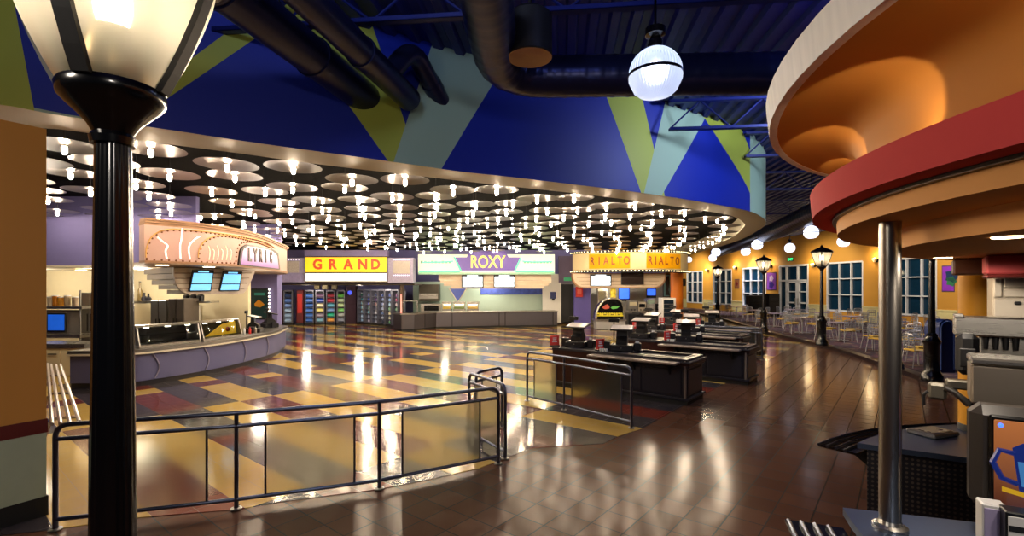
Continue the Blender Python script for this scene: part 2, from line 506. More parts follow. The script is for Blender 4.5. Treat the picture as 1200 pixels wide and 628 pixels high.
# ------------------------------------------------------------------ reflector discs with bulbs under the canopy
disc_metal = mat('aged_aluminium_disc', '#463e3a', .3, .9, var=.15, scale=3)
bulb_glow = mat('glowing_bulb', '#fff0d0', .3, emit='#ffe6c4', es=BULB, var=0)
bulb_white = mat('bulb_socket', '#e9dcc4', .4)
root = thing('reflector_lamp', 'round metal reflector disc with a glowing tube bulb under the food court canopy', 'lamp', (0, 0, 0), 0, 'disc reflector lamps under the canopy')
mb = MB(); mb.lathe([(1e-4, .012), (.2, .010), (.44, -.004), (.455, -.012), (.44, -.012), (.2, .002), (1e-4, .003)], (0, 0, 0), 28)
mb.build('reflector_disc', disc_metal, root, smooth=True)
mb = MB(); mb.lathe([(1e-4, -.02), (.03, -.02), (.03, .0), (1e-4, .0)], (0, 0, 0), 10)
mb.build('socket', bulb_white, root, smooth=True)
mb = MB(); mb.lathe([(.008, .01), (.008, .5)], (0, 0, 0), 6)
mb.build('stem', black_matt, root)
mb = MB(); mb.lathe([(1e-4, -.13), (.022, -.122), (.033, -.095), (.033, -.04), (.025, -.012), (1e-4, -.012)], (0, 0, 0), 10)
mb.build('bulb', bulb_glow, root, smooth=True)
# rows follow the curve of the canopy edge
def inset(P, d):
    out = []
    for i, p in enumerate(P):
        t = (P[min(i+1, len(P)-1)]-P[max(i-1, 0)]).normalized(); out.append(p+Vector((-t.y, t.x, 0))*d)
    return out
spots = []
row = 0
d = .55
base = INN
while d < 17:
    Q = inset(base, d)
    # drop points that fall closer to the edge than the offset
    Q = [q for q in Q if min((q-e).length for e in base[::2]) > d*.93]
    if len(Q) > 2:
        ln = sum((Q[i+1]-Q[i]).length for i in range(len(Q)-1))
        n = max(2, int(ln/.93))
        Rr = resample(Q, n)
        for k, q in enumerate(Rr):
            if k == n-1 and row % 2: continue
            qq = q.lerp(Rr[k+1], .5) if (row % 2 and k < n-1) else q
            spots.append((qq, row, k))
    d += 1.27; row += 1
good = []
for (q, r_, k) in spots:
    if q.y > 26.3 or q.y < 4.5: continue
    if q.x < -.98*q.y-.6: continue                  # outside the picture on the left
    if any((q-g[0]).length < .80 for g in good): continue
    good.append((q, r_, k))
good.sort(key=lambda g: g[0].y)
good = good[:300]
for i, (q, r_, k) in enumerate(good):
    z = ZS-.06+.10*((k+r_) % 2)
    if i == 0: root.location = (q.x, q.y, z)
    else: dup(root, (q.x, q.y, z))
print('reflector lamps', len(good))
# ------------------------------------------------------------------ round drinks kiosk on the right
KC = (4.83, 1.8)
orange_paint = mat('warm_orange_paint', '#b67c38', .7, spec=.15, var=.04, scale=2)
tan_paint = mat('tan_paint', '#d49a5c', .7, spec=.15, var=.05, scale=2)
red_paint = mat('brick_red_paint', '#c24648', .8, spec=.1, var=.03)
def mat_streak(name, c1, c2):
    m, t, b = nt(name)
    nb = NB(t); g = t.nodes.new('ShaderNodeNewGeometry'); mp = t.nodes.new('ShaderNodeMapping'); mp.inputs['Scale'].default_value = (9, 9, .6)
    nz = t.nodes.new('ShaderNodeTexNoise'); nz.inputs['Scale'].default_value = 2; nz.inputs['Detail'].default_value = 4
    t.links.new(g.outputs['Position'], mp.inputs[0]); t.links.new(mp.outputs[0], nz.inputs['Vector'])
    t.links.new(nb.mix(nz.outputs['Fac'], lin(c1), lin(c2)), b.inputs['Base Color']); b.inputs['Roughness'].default_value = .45
    return m
kio = thing('kiosk_canopy', 'round orange and red tiered canopy of the drinks kiosk', 'canopy', (KC[0], KC[1], 0))
mb = MB(); mb.lathe([(3.40, 3.56), (3.45, 3.56), (3.43, 3.38), (3.38, 3.38)], (KC[0], KC[1], 0), 96, closed_prof=True)
mb.build('rim_band', mat_streak('pale_wood_laminate', '#cfd2d8', '#f6f6f6'), kio, smooth=True)['label'] = 'pale wood rim band'
mb = MB(); mb.lathe([(3.42, 3.385), (3.2, 3.39), (3.05, 3.375), (2.95, 3.33), (2.89, 3.25), (2.86, 3.12), (2.855, 2.93)], (KC[0], KC[1], 0), 96)
mb.build('cove', orange_paint, kio, smooth=True)
mb = MB(); mb.lathe([(3.42, 3.54), (0.01, 3.56)], (KC[0], KC[1], 0), 64)
mb.build('top', dark_paint, kio)
mb = MB(); mb.lathe([(2.86, 2.94), (3.18, 2.94), (3.165, 2.775), (2.9, 2.775)], (KC[0], KC[1], 0), 96)
mb.build('fascia_band', red_paint, kio, smooth=True)['label'] = 'brick red fascia band'
mb = MB(); mb.lathe([(3.045, 2.79), (3.045, 2.755), (2.98, 2.75), (2.98, 2.79)], (KC[0], KC[1], 0), 96, closed_prof=True)
mb.build('bronze_bar', mat('dark_bronze_bar', '#3a2d22', .35, .6), kio, smooth=True)  # dark bronze bar below the red band
mb = MB(); mb.lathe([(2.99, 2.76), (3.02, 2.76), (3.015, 2.67), (2.66, 2.665)], (KC[0], KC[1], 0), 96)
mb.build('lower_band', tan_paint, kio, smooth=True)
mb = MB(); mb.lathe([(2.70, 2.67), (2.71, 2.545), (2.66, 2.54), (.01, 2.54)], (KC[0], KC[1], 0), 96)
mb.build('inner_band', tan_paint, kio, smooth=True)
warm_disc = mat('warm_downlight_lens', '#ffe9c0', .4, emit='#ffd9a0', es=14, var=0)
for i, (u, v) in enumerate([(1181, 277.5), (1105, 302)]):
    p = Z(u, v, 2.54)
    mb = MB(); mb.lathe([(1e-4, -.006), (.055, -.006), (.06, 0)], (p.x, p.y, 2.54), 20)
    q = mb.build('downlight', warm_disc, kio); q['label'] = 'lit round downlight'

# polished steel column standing on the counter
CP = Z(1043, 617, .96)
col = thing('kiosk_column', 'polished steel column standing on the kiosk counter', 'column', (CP.x, CP.y, .95))
mb = MB(); mb.lathe([(.052, .03), (.052, 1.715)], (CP.x, CP.y, .95), 32)
mb.build('shaft', mat('polished_column_steel', '#9c968e', .3, 1.0, var=.02), col, smooth=True)
mb = MB(); mb.lathe([(1e-4, 0), (.085, 0), (.083, .018), (.06, .03), (.052, .05)], (CP.x, CP.y, .95), 32)
mb.build('base_flange', steel, col, smooth=True)

# counter: two segments with a pass between them
ctop = mat_brushed('dark_counter_steel', '#66789a', .38, (30, 2, 2))
def mat_perf():
    m, t, b = nt('perforated_black_panel')
    nb = NB(t); g = t.nodes.new('ShaderNodeNewGeometry'); sp = t.nodes.new('ShaderNodeSeparateXYZ'); t.links.new(g.outputs['Position'], sp.inputs[0])
    al = nb.m('SUBTRACT', nb.m('MULTIPLY', sp.outputs[0], .835), nb.m('MULTIPLY', sp.outputs[1], .55))
    fx = nb.m('SUBTRACT', nb.m('FRACT', nb.m('MULTIPLY', al, 26.0)), .5); fz = nb.m('SUBTRACT', nb.m('FRACT', nb.m('MULTIPLY', sp.outputs[2], 26.0)), .5)
    k = nb.m('LESS_THAN', nb.m('ADD', nb.m('MULTIPLY', fx, fx), nb.m('MULTIPLY', fz, fz)), .07)
    t.links.new(nb.mix(k, lin('#1a1a20'), lin('#4c443e')), b.inputs['Base Color']); b.inputs['Roughness'].default_value = .35
    return m
perf = mat_perf()
def arc(r, a0, a1, n):
    return [(KC[0]+r*math.cos(a0+(a1-a0)*i/n), KC[1]+r*math.sin(a0+(a1-a0)*i/n)) for i in range(n+1)]
def az(p): return math.atan2(p.y-KC[1], p.x-KC[0])
A1 = az(Z(1014, 521, .95)); RK = 3.0
# far segment
L0 = Z(1014, 521, .95); R0 = Z(1150, 541, .95)
L0 = Vector((KC[0]+RK*math.cos(A1), KC[1]+RK*math.sin(A1), .95))
fc = thing('kiosk_counter', 'black perforated kiosk counter with a blue-grey metal top beyond the column', 'counter', (4.4, 4.3, 0))
a_end = math.radians(62)
ring = arc(RK+.04, A1, a_end, 14)
poly = ring+[(4.9, 3.4), (R0.x+.3, R0.y-.1)]
mb = MB(); mb.prism(poly, .905, .95); mb.build('counter_top', ctop, fc)
ring2 = arc(RK-.02, A1-.012, a_end, 14)
mb = MB(); mb.prism([(x, y) for x, y in ring2]+[(4.85, 3.4), (R0.x+.3, R0.y-.04)], 0.0, .905); mb.build('counter_body', perf, fc)
# near segment
A2 = az(Z(997, 596, .95))
ncn = thing('kiosk_counter', 'black kiosk counter with metal top carrying the steel column', 'counter', (3.0, 2.2, 0))
n1 = Z(1200, 629, .95)
ring = arc(RK+.04, A2, math.radians(212), 16)
poly = ring+[(4.2, .4), (3.3, 1.9), (n1.x+.25, n1.y+.06)]
mb = MB(); mb.prism(poly, .905, .95); mb.build('counter_top', ctop, ncn)
mb = MB(); mb.prism(arc(RK-.02, A2+.012, math.radians(212), 16)+[(4.1, .5), (3.3, 1.8), (n1.x+.25, n1.y+.0)], 0, .905); mb.build('counter_body', perf, ncn)
# tray slides along the outside of both segments
def tray_slide(a0, a1, label, root_loc):
    t = thing('tray_slide', label, 'tray rail', root_loc, 0, 'kiosk tray slides')
    mb = MB()
    P0 = arc(RK+.05, a0, a1, 12); P1 = arc(RK+.36, a0, a1, 12)
    mb.prism(P0+P1[::-1], .83, .85); mb.build('shelf', black_gloss, t)
    for r in (.09, .16, .23, .30):
        mb = MB(); mb.tube([(x, y, .859) for x, y in arc(RK+.045+r, a0+.01, a1-.01, 12)], .013, 6); mb.build('slat', rail_metal, t, smooth=True)
    mb = MB()
    for a in (a0+.08*(1 if a1 > a0 else -1), (a0+a1)/2, a1-.08*(1 if a1 > a0 else -1)):
        c = Vector((KC[0]+(RK+.02)*math.cos(a), KC[1]+(RK+.02)*math.sin(a), 0)); o = Vector((KC[0]+(RK+.28)*math.cos(a), KC[1]+(RK+.28)*math.sin(a), 0))
        mb.slab([(c.x, c.y, .83), (o.x, o.y, .83), (c.x, c.y, .66)], (.02*math.sin(a), -.02*math.cos(a), 0))
    mb.build('bracket', black_matt, t)
tray_slide(A1-.01, math.radians(80), 'black slatted tray slide curving round the far kiosk counter', (3.0, 4.6, 0))
tray_slide(A2+.02, math.radians(208), 'black slatted tray slide along the near kiosk counter', (1.8, 2.3, 0))

# things on the far counter
p = Z(1093, 509, .95)
nd = thing('napkin_tray', 'flat steel tray lying on the kiosk counter top', 'tray', (p.x, p.y, .95), .3)
mb = MB(); mb.cbox((0, 0, .02), (.34, .24, .04), .012); mb.build('tray_body', steel_dim, nd, world=False)
mb = MB(); mb.cbox((0, 0, .043), (.27, .17, .006), .002); mb.build('inset_lid', steel, nd, world=False)

# back of the kiosk: headers, orange core, machines; all of them face the customer side
KD = math.radians(-40)
kd = Vector((math.cos(KD), math.sin(KD), 0)); kn = Vector((-math.sin(KD), math.cos(KD), 0))
def U(u, y): return (u-600)/FP*y
class Front:
    """a front plane of the kiosk fittings: starts where column u0 meets depth y0 and runs to the right"""
    def __init__(s, u0, y0): s.p = Vector((U(u0, y0), y0, 0))
    def s_(s, u): k = (u-600)/FP; return (k*s.p.y-s.p.x)/(kd.x-k*kd.y)
    def pt(s, u, v, off=0.0):
        q = s.p+kd*s.s_(u); return Vector((q.x, q.y, hz(v, q.y)))-kn*off
    def box(s, mb, u0, u1, z0, z1, dp, off=0.0, r=.012, cham=True):
        a, b = s.s_(u0), s.s_(u1); c = s.p+kd*((a+b)/2)+kn*(dp/2-off)
        (mb.cbox if cham else mb.box)((c.x, c.y, (z0+z1)/2), (b-a, dp, z1-z0), **({'r': r} if cham else {}), rz=KD)
    def zl(s, u, v): return s.pt(u, v).z
beige = mat('beige_equipment_panel', '#b9ae9c', .4, .3)
f = Front(1117, 4.0)
hd = thing('kiosk_header', 'dark brown header box hanging under the kiosk soffit', 'header', (f.p.x, f.p.y, 2.4))
mb = MB(); f.box(mb, 1117, 1157, f.zl(1117, 322), 2.535, .3); mb.build('box', mat('brown_header', '#4a2412', .5), hd)
f = Front(1155.5, 3.55)
hd = thing('kiosk_header', 'salmon pink header panel under the kiosk soffit', 'header', (f.p.x, f.p.y, 2.35))
zb_ = f.zl(1155.5, 321)
mb = MB(); f.box(mb, 1155.5, 1290, zb_, 2.535, .3); mb.build('panel', mat('salmon_paint', '#b04a4a', .6, spec=.2), hd)
mb = MB(); f.box(mb, 1155, 1290, zb_-.03, zb_, .31, .01); mb.build('lower_edge', mat('dark_red_edge', '#5a1c18', .4), hd)
cp = D(1146, 370, 4.6)
cc = thing('kiosk_core', 'orange painted round core drum at the kiosk centre', 'column', (cp.x, cp.y, .95))
mb = MB(); mb.lathe([(.14, .95), (.14, 2.54)], (cp.x, cp.y, 0), 40); mb.build('drum', mat('golden_paint', '#d2952e', .5, var=.03, spec=.2), cc, smooth=True)
mb = MB(); mb.lathe([(.145, .95), (.145, 1.0), (.14, 1.01)], (cp.x, cp.y, 0), 40); mb.build('base_ring', black_matt, cc, smooth=True)
# tall cabinet at the back
f = Front(1163, 3.75)
cb = thing('drinks_cabinet', 'pale steel cabinet with door panels at the back of the kiosk', 'cabinet', (f.p.x+.4, f.p.y+.2, .95))
z_ = f.zl(1163, 321.5)
mb = MB(); f.box(mb, 1163, 1290, .95, z_, .4); mb.build('body', beige, cb)
for (u0, u1, v0, v1) in ((1164.5, 1174, 323, 348), (1176, 1240, 323, 337), (1176, 1240, 339, 348), (1164.5, 1240, 350, 371)):
    mb = MB(); f.box(mb, u0, u1, f.zl(u0, v1), f.zl(u0, v0), .03, .02, .006); d_ = mb.build('door', mat('pale_equipment_door', '#c9bfae', .35, .3), cb)
    if v1 == 371:
        mb = MB(); f.box(mb, 1188, 1196, f.zl(1190, 357), f.zl(1190, 353), .03, .04, .006); mb.build('handle', black_plastic, d_)
# long steel dispenser
f = Front(1118, 3.55)
sh = thing('drinks_dispenser', 'long brushed steel drinks dispenser beside the orange core', 'dispenser', (f.p.x+.3, f.p.y, .95))
zt_, zm_ = f.zl(1118, 370.5), f.zl(1118, 393)
mb = MB(); f.box(mb, 1118, 1290, zm_, zt_, .2); mb.build('head', steel, sh)
mb = MB(); f.box(mb, 1148, 1290, .95, zm_, .1, -.08); mb.build('back_panel', steel, sh)
mb = MB(); f.box(mb, 1118, 1130, zt_-.01, zt_+.015, .2, .02, .006); mb.build('top_lip', steel_dim, sh)
for k in range(4):
    q = f.pt(1156+k*12, 394, -.06); mb = MB(); mb.tube([(q.x, q.y, zm_), (q.x, q.y, zm_-.09)], [.02, .014], 10); mb.build('nozzle', black_plastic, sh, smooth=True)
f = Front(1120, 3.42)
bl = thing('ice_dispenser', 'black rounded machine hanging under the left end of the steel drinks dispenser', 'machine', (f.p.x, f.p.y, f.zl(1120, 439)))
zt_ = f.zl(1120, 392)
mb = MB(); f.box(mb, 1120, 1148.5, f.zl(1120, 439), zt_+.01, .12, 0, .035); mb.build('body', black_plastic, bl)
mb = MB(); f.box(mb, 1124, 1144, f.zl(1130, 430), f.zl(1130, 408), .02, .008, .006); mb.build('front_panel', mat('charcoal_panel', '#1c1b1d', .4), bl)
# steel box in front and the screen
f = Front(1137.5, 2.95)
bx = thing('steel_warmer', 'brushed steel box unit above the kiosk screen', 'machine', (f.p.x+.3, f.p.y, .95))
zt_, zm_ = f.zl(1137.5, 421), f.zl(1137.5, 473)
mb = MB(); f.box(mb, 1137.5, 1290, zm_, zt_-.03, .3); mb.build('body', mat_brushed('warm_grey_steel', '#8c8378', .42, (90, 3, 3)), bx)
mb = MB(); f.box(mb, 1136.5, 1290, zt_-.03, zt_+.012, .33, .015); mb.build('lid', steel, bx)
mb = MB(); f.box(mb, 1150, 1290, .95, zm_+.01, .2, -.07, cham=False); mb.build('pedestal', black_matt, bx)
# screen
f = Front(1137.5, 2.72)
TV0 = f.p
zt_, zm_ = f.zl(1137.5, 474), f.zl(1137.5, 597)
W_, H_ = .56, zt_-zm_
rot = KD+math.radians(4)
cdir = Vector((math.cos(rot), math.sin(rot), 0)); c = f.p+cdir*(W_/2)
tv = thing('display_screen', 'chunky framed advertising screen showing a blue mug on orange', 'screen', (c.x, c.y, .95), rot)
zc = (zt_+zm_)/2-.95
mb = MB(); mb.cbox((0, .09, zc), (W_, .18, H_), .05); mb.build('housing', mat('grey_brown_casing', '#2c2724', .35), tv, world=False)
mb = MB(); mb.cbox((.02, -.006, zc-.005), (W_-.1, .03, H_-.07), .012); mb.build('bezel', black_gloss, tv, world=False)
def mat_screen():
    m, t, b = nt('orange_screen_picture'); nb = NB(t)
    tc = t.nodes.new('ShaderNodeTexCoord'); sp = t.nodes.new('ShaderNodeSeparateXYZ'); t.links.new(tc.outputs['Generated'], sp.inputs[0])
    k = nb.mix(sp.outputs[2], lin('#4a2018'), lin('#c87840')); b.inputs['Base Color'].default_value = (.02, .01, .01, 1)
    t.links.new(k, b.inputs['Emission Color']); b.inputs['Emission Strength'].default_value = .7; b.inputs['Roughness'].default_value = .15
    return m
mb = MB(); mb.cbox((.02, -.021, zc-.005), (W_-.14, .012, H_-.115), .005); mb.build('picture', mat_screen(), tv, world=False)
mugm = mat('screen_mug_blue', '#0a1448', .3, emit='#1c3690', es=.35, var=0)
mb = MB(); x0 = -.03
mb.slab([(x0-.06, -.029, zc-.17), (x0+.13, -.029, zc-.17), (x0+.16, -.029, zc+.09), (x0+.13, -.029, zc+.13), (x0-.05, -.029, zc+.12), (x0-.09, -.029, zc+.09)], (0, .004, 0)); mb.build('picture_mug', mugm, tv, world=False)
mb = MB(); mb.tube([(x0-.08, -.027, zc+.06), (x0-.14, -.027, zc+.07), (x0-.165, -.027, zc), (x0-.13, -.027, zc-.08), (x0-.07, -.027, zc-.1)], .014, 6); mb.build('picture_mug_handle', mugm, tv, world=False)
mb = MB(); mb.slab([(x0-.055, -.031, zc-.11), (x0+.13, -.031, zc-.11), (x0+.145, -.031, zc+.02), (x0-.07, -.031, zc+.02)], (0, .003, 0)); mb.build('picture_mug_band', mat('screen_mug_band', '#204080', .3, emit='#4a90c8', es=.5, var=0), tv, world=False)
mb = MB(); mb.slab([(x0-.13, -.031, zc-.15), (x0-.02, -.031, zc-.17), (x0-.02, -.031, zc-.145), (x0-.13, -.031, zc-.125)], (0, .003, 0)); mb.build('picture_yellow_stroke', mat('screen_yellow', '#806010', .3, emit='#d8a820', es=.6, var=0), tv, world=False)
mb = MB(); mb.ball((-W_/2+.115, -.03, zc+H_/2-.09), .012, 8, 6); mb.build('power_light', mat('blue_led', '#2040ff', .3, emit='#3a60ff', es=3, var=0), tv, world=False)
mb = MB(); mb.bbox((-.2, .03, 0), (.2, .15, zc-H_/2+.03)); mb.build('stand', black_matt, tv, world=False)
# articulated arm beside the steel box
f = Front(1086, 3.7)
P_ = lambda u, v: f.pt(u, v)
ar = thing('swing_arm', 'grey jointed swing arm reaching out over the kiosk counter', 'arm', P_(1137, 465))
khaki = mat('khaki_grey_casting', '#6f6a5e', .4, .5)
mb = MB(); f.box(mb, 1087, 1110, f.zl(1098, 469), f.zl(1098, 449), .1, 0, .02); mb.build('head_box', khaki, ar)
mb = MB(); mb.tube([P_(1107, 454), P_(1118, 459), P_(1136, 474)], [.022, .02, .026], 10); mb.build('boom', steel_dim, ar, smooth=True)
mb = MB(); f.box(mb, 1108, 1160, f.zl(1120, 457), f.zl(1120, 446), .1, -.02, .012); mb.build('beam', khaki, ar)
mb = MB(); q = P_(1087, 459); mb.tube([q, q+Vector((-.03, 0, -.02)), q+Vector((-.03, 0, -.1))], .011, 8); mb.build('spout', black_matt, ar, smooth=True)
q = P_(1150, 455); mb = MB(); mb.tube([(q.x, q.y+.05, .95), (q.x, q.y+.05, q.z)], .035, 12); mb.build('stand_post', black_matt, ar, smooth=True)
# boxes at the lower right on the near counter
for (u, v, y, nm, lb) in ((1162, 588, 2.52, 'card_box', 'white cube-shaped box on the near kiosk counter below the screen'), (1190, 597, 2.42, 'card_box', 'dark box with white and red print front beside the white cube')):
    b0 = D(u, v, y); z0 = .95
    t = thing(nm, lb, 'box', (b0.x, b0.y, z0), -.5)
    h = b0.z-z0
    mb = MB(); mb.cbox((0, 0, h/2), (.10, .10, h), .006); mb.build('body', white_plastic if u < 1180 else black_plastic, t, world=False)
    mb = MB(); mb.cbox((0, -.051, h*.62), (.085, .006, h*.6), .002); mb.build('front_label', mat('lilac_label', '#a49ac0', .4) if u < 1180 else white_plastic, t, world=False)
    if u > 1180:
        mb = MB(); mb.bbox((-.042, -.057, h*.45), (.042, -.055, h*.52)); mb.build('red_stripe', red_plastic, t, world=False)
        mb = MB(); mb.bbox((-.042, -.057, h*.62), (.042, -.055, h*.74)); mb.build('dark_print', black_matt, t, world=False)
# lamps of the kiosk: up-lights hidden behind the red band, downlights in the soffit
def spot(name, loc, tgt, power, col, ang=70, blend=.5, size=.05):
    l = bpy.data.lights.new(name, 'SPOT'); l.energy = power; l.color = col; l.spot_size = math.radians(ang); l.spot_blend = blend; l.shadow_soft_size = size
    o = bpy.data.objects.new(name, l); COL.objects.link(o); o.location = loc
    o.rotation_euler = (Vector(tgt)-Vector(loc)).to_track_quat('-Z', 'Y').to_euler(); return o
def point(name, loc, power, col, size=.1):
    l = bpy.data.lights.new(name, 'POINT'); l.energy = power; l.color = col; l.shadow_soft_size = size
    o = bpy.data.objects.new(name, l); COL.objects.link(o); o.location = loc; return o
def area(name, loc, tgt, power, col, sx, sy):
    l = bpy.data.lights.new(name, 'AREA'); l.energy = power; l.color = col; l.shape = 'RECTANGLE'; l.size = sx; l.size_y = sy
    o = bpy.data.objects.new(name, l); COL.objects.link(o); o.location = loc
    o.rotation_euler = (Vector(tgt)-Vector(loc)).to_track_quat('-Z', 'Y').to_euler(); return o
WARM = (1.0, .72, .42)
for deg in (-170, -189, -208, -227, -246):
    a = math.radians(deg); a2 = math.radians(deg-7)
    lp = (KC[0]+3.0*math.cos(a), KC[1]+3.0*math.sin(a), 2.95)
    spot('cove_uplight', lp, (KC[0]+2.9*math.cos(a2), KC[1]+2.9*math.sin(a2), 3.45), KCOVE, WARM, 84, .12, .02)
for deg in (-172, -196, -222):
    a = math.radians(deg)
    q = (KC[0]+2.45*math.cos(a), KC[1]+2.45*math.sin(a)); spot('soffit_downlight', (q[0], q[1], 2.51), (q[0], q[1], 0), KDOWN, (1, .86, .7), 172, .2, .06)
# ------------------------------------------------------------------ tubular guard rails
frost = None
def mat_frost():
    m, t, b = nt('frosted_panel'); nb = NB(t)
    b.inputs['Base Color'].default_value = lin('#ecead8'); b.inputs['Transmission Weight'].default_value = 1.0
    b.inputs['IOR'].default_value = 1.12; b.inputs['Roughness'].default_value = .32
    return m
frost = mat_frost()
RH, R2, RB = 1.0, .865, .105
def rail(label, posts, corners_down=(True, True), group='food court guard rails', mull=.27, root=None, feet=True):
    """posts: floor points in order; the top tube turns down at the ends named in corners_down"""
    c = sum((p for p in posts), Vector())/len(posts)
    t = thing('guard_rail', label, 'railing', (c.x, c.y, 0), 0, group)
    up = lambda p, z: Vector((p.x, p.y, z))
    path = []
    if corners_down[0]: path.append(up(posts[0], 0))
    path += [up(p, RH) for p in posts]
    if corners_down[1]: path.append(up(posts[-1], 0))
    mb = MB(); mb.tube(round_corners(path, .12, 6), .023, 10); mb.build('top_rail', rail_metal, t, smooth=True)
    for z, r in ((R2, .021), (RB, .021)):
        mb = MB(); mb.tube([up(p, z) for p in posts], r, 10)
        mb.build('middle_rail' if z == R2 else 'bottom_rail', rail_metal, t, smooth=True)
    for i, p in enumerate(posts):
        if (i == 0 and corners_down[0]) or (i == len(posts)-1 and corners_down[1]): 
            pass
        else:
            mb = MB(); mb.tube([up(p, 0), up(p, RH)], .021, 10); mb.build('post', rail_metal, t, smooth=True)
        if feet:
            mb = MB(); mb.lathe([(1e-4, 0), (.055, 0), (.055, .012), (.028, .02)], (p.x, p.y, .006), 14); mb.build('floor_flange', steel_dim, t, smooth=True)
    for i in range(len(posts)-1):
        a, b = posts[i], posts[i+1]; d = (b-a); L = d.length; d.normalize()
        mm = min(mull, L*.22)
        s, e = a+d*mm, b-d*mm
        for q in (s, e):
            mb = MB(); mb.tube([up(q, RB), up(q, R2)], .012, 8); mb.build('mullion', rail_metal, t, smooth=True)
        n = Vector((-d.y, d.x, 0))*.004
        mb = MB(); mb.slab([up(s, RB+.015)+n, up(e, RB+.015)+n, up(e, R2-.015)+n, up(s, R2-.015)+n], -2*n); mb.build('frosted_panel', frost, t)
    return t
P = [F(65, 621.6), F(277, 597), F(444.5, 573.5), F(584, 544)]
rail('long blue-grey guard rail with frosted panels in the foreground', P, group=None)
P1, P2, P3 = F(592, 538), F(550, 514), F(588, 501.6)
rail('short side guard rail running back from the foreground rail corner', [P1, P2], group=None, mull=.18)
rail('short guard rail closing the back of the queue corner', [P2+Vector((.10, .05, 0)), P3], group=None, mull=.15)
rail('guard rail with frosted panels in front of the nearest checkout counter', [F(617.8, 470), F(661, 480.5), F(740, 502)], group=None, mull=.2)

# three tube tray rail at the far left
t = thing('tray_rail', 'three-tube steel tray rail in front of the steel serving counter', 'tray rail', (-6.4, 8, 0))
tube_m = mat('pale_tube_steel', '#b8a9a0', .3, .9, var=.03)
a0 = [Z(61, 497, .86), Z(71, 497, .86), Z(82, 496, .86), Z(93, 494, .86)]
b0 = [Z(56, 426, .86), Z(60, 427, .86), Z(66, 428, .86), Z(71, 427, .86)]
for p, q in zip(a0, b0):
    mb = MB(); mb.tube([p, q], .019, 8); mb.build('tube', tube_m, t, smooth=True)
for k in (.08, .4, .75):
    mb = MB(); p = a0[0].lerp(b0[0], k); q = a0[3].lerp(b0[3], k)
    mb.tube(round_corners([q+Vector((0, 0, -.03)), p+Vector((0, 0, -.03)), p+Vector((-.12, .0, -.35)), (p.x-.12, p.y, .0)], .08), .018, 8); mb.build('support', tube_m, t, smooth=True)
# ------------------------------------------------------------------ street lamps
lamp_glass = None
def mat_lglass():
    m, t, b = nt('lantern_glass'); nb = NB(t)
    tr = t.nodes.new('ShaderNodeBsdfTranslucent'); tr.inputs[0].default_value = lin('#fdf6ea')
    b.inputs['Base Color'].default_value = lin('#fff3da'); b.inputs['Transmission Weight'].default_value = 1.0
    b.inputs['Roughness'].default_value = .25; b.inputs['IOR'].default_value = 1.1
    mx = t.nodes.new('ShaderNodeMixShader'); mx.inputs[0].default_value = .3
    t.links.new(b.outputs[0], mx.inputs[1]); t.links.new(tr.outputs[0], mx.inputs[2])
    t.links.new(mx.outputs[0], t.nodes['Material Output'].inputs['Surface'])
    return m
lamp_glass = mat_lglass()
lamp_tube = mat('lantern_lamp', '#fff0d0', .3, emit='#ffecc8', es=LANT, var=0)
reflector = mat_brushed('lantern_reflector', '#d8c49a', .35, (60, 60, 1))
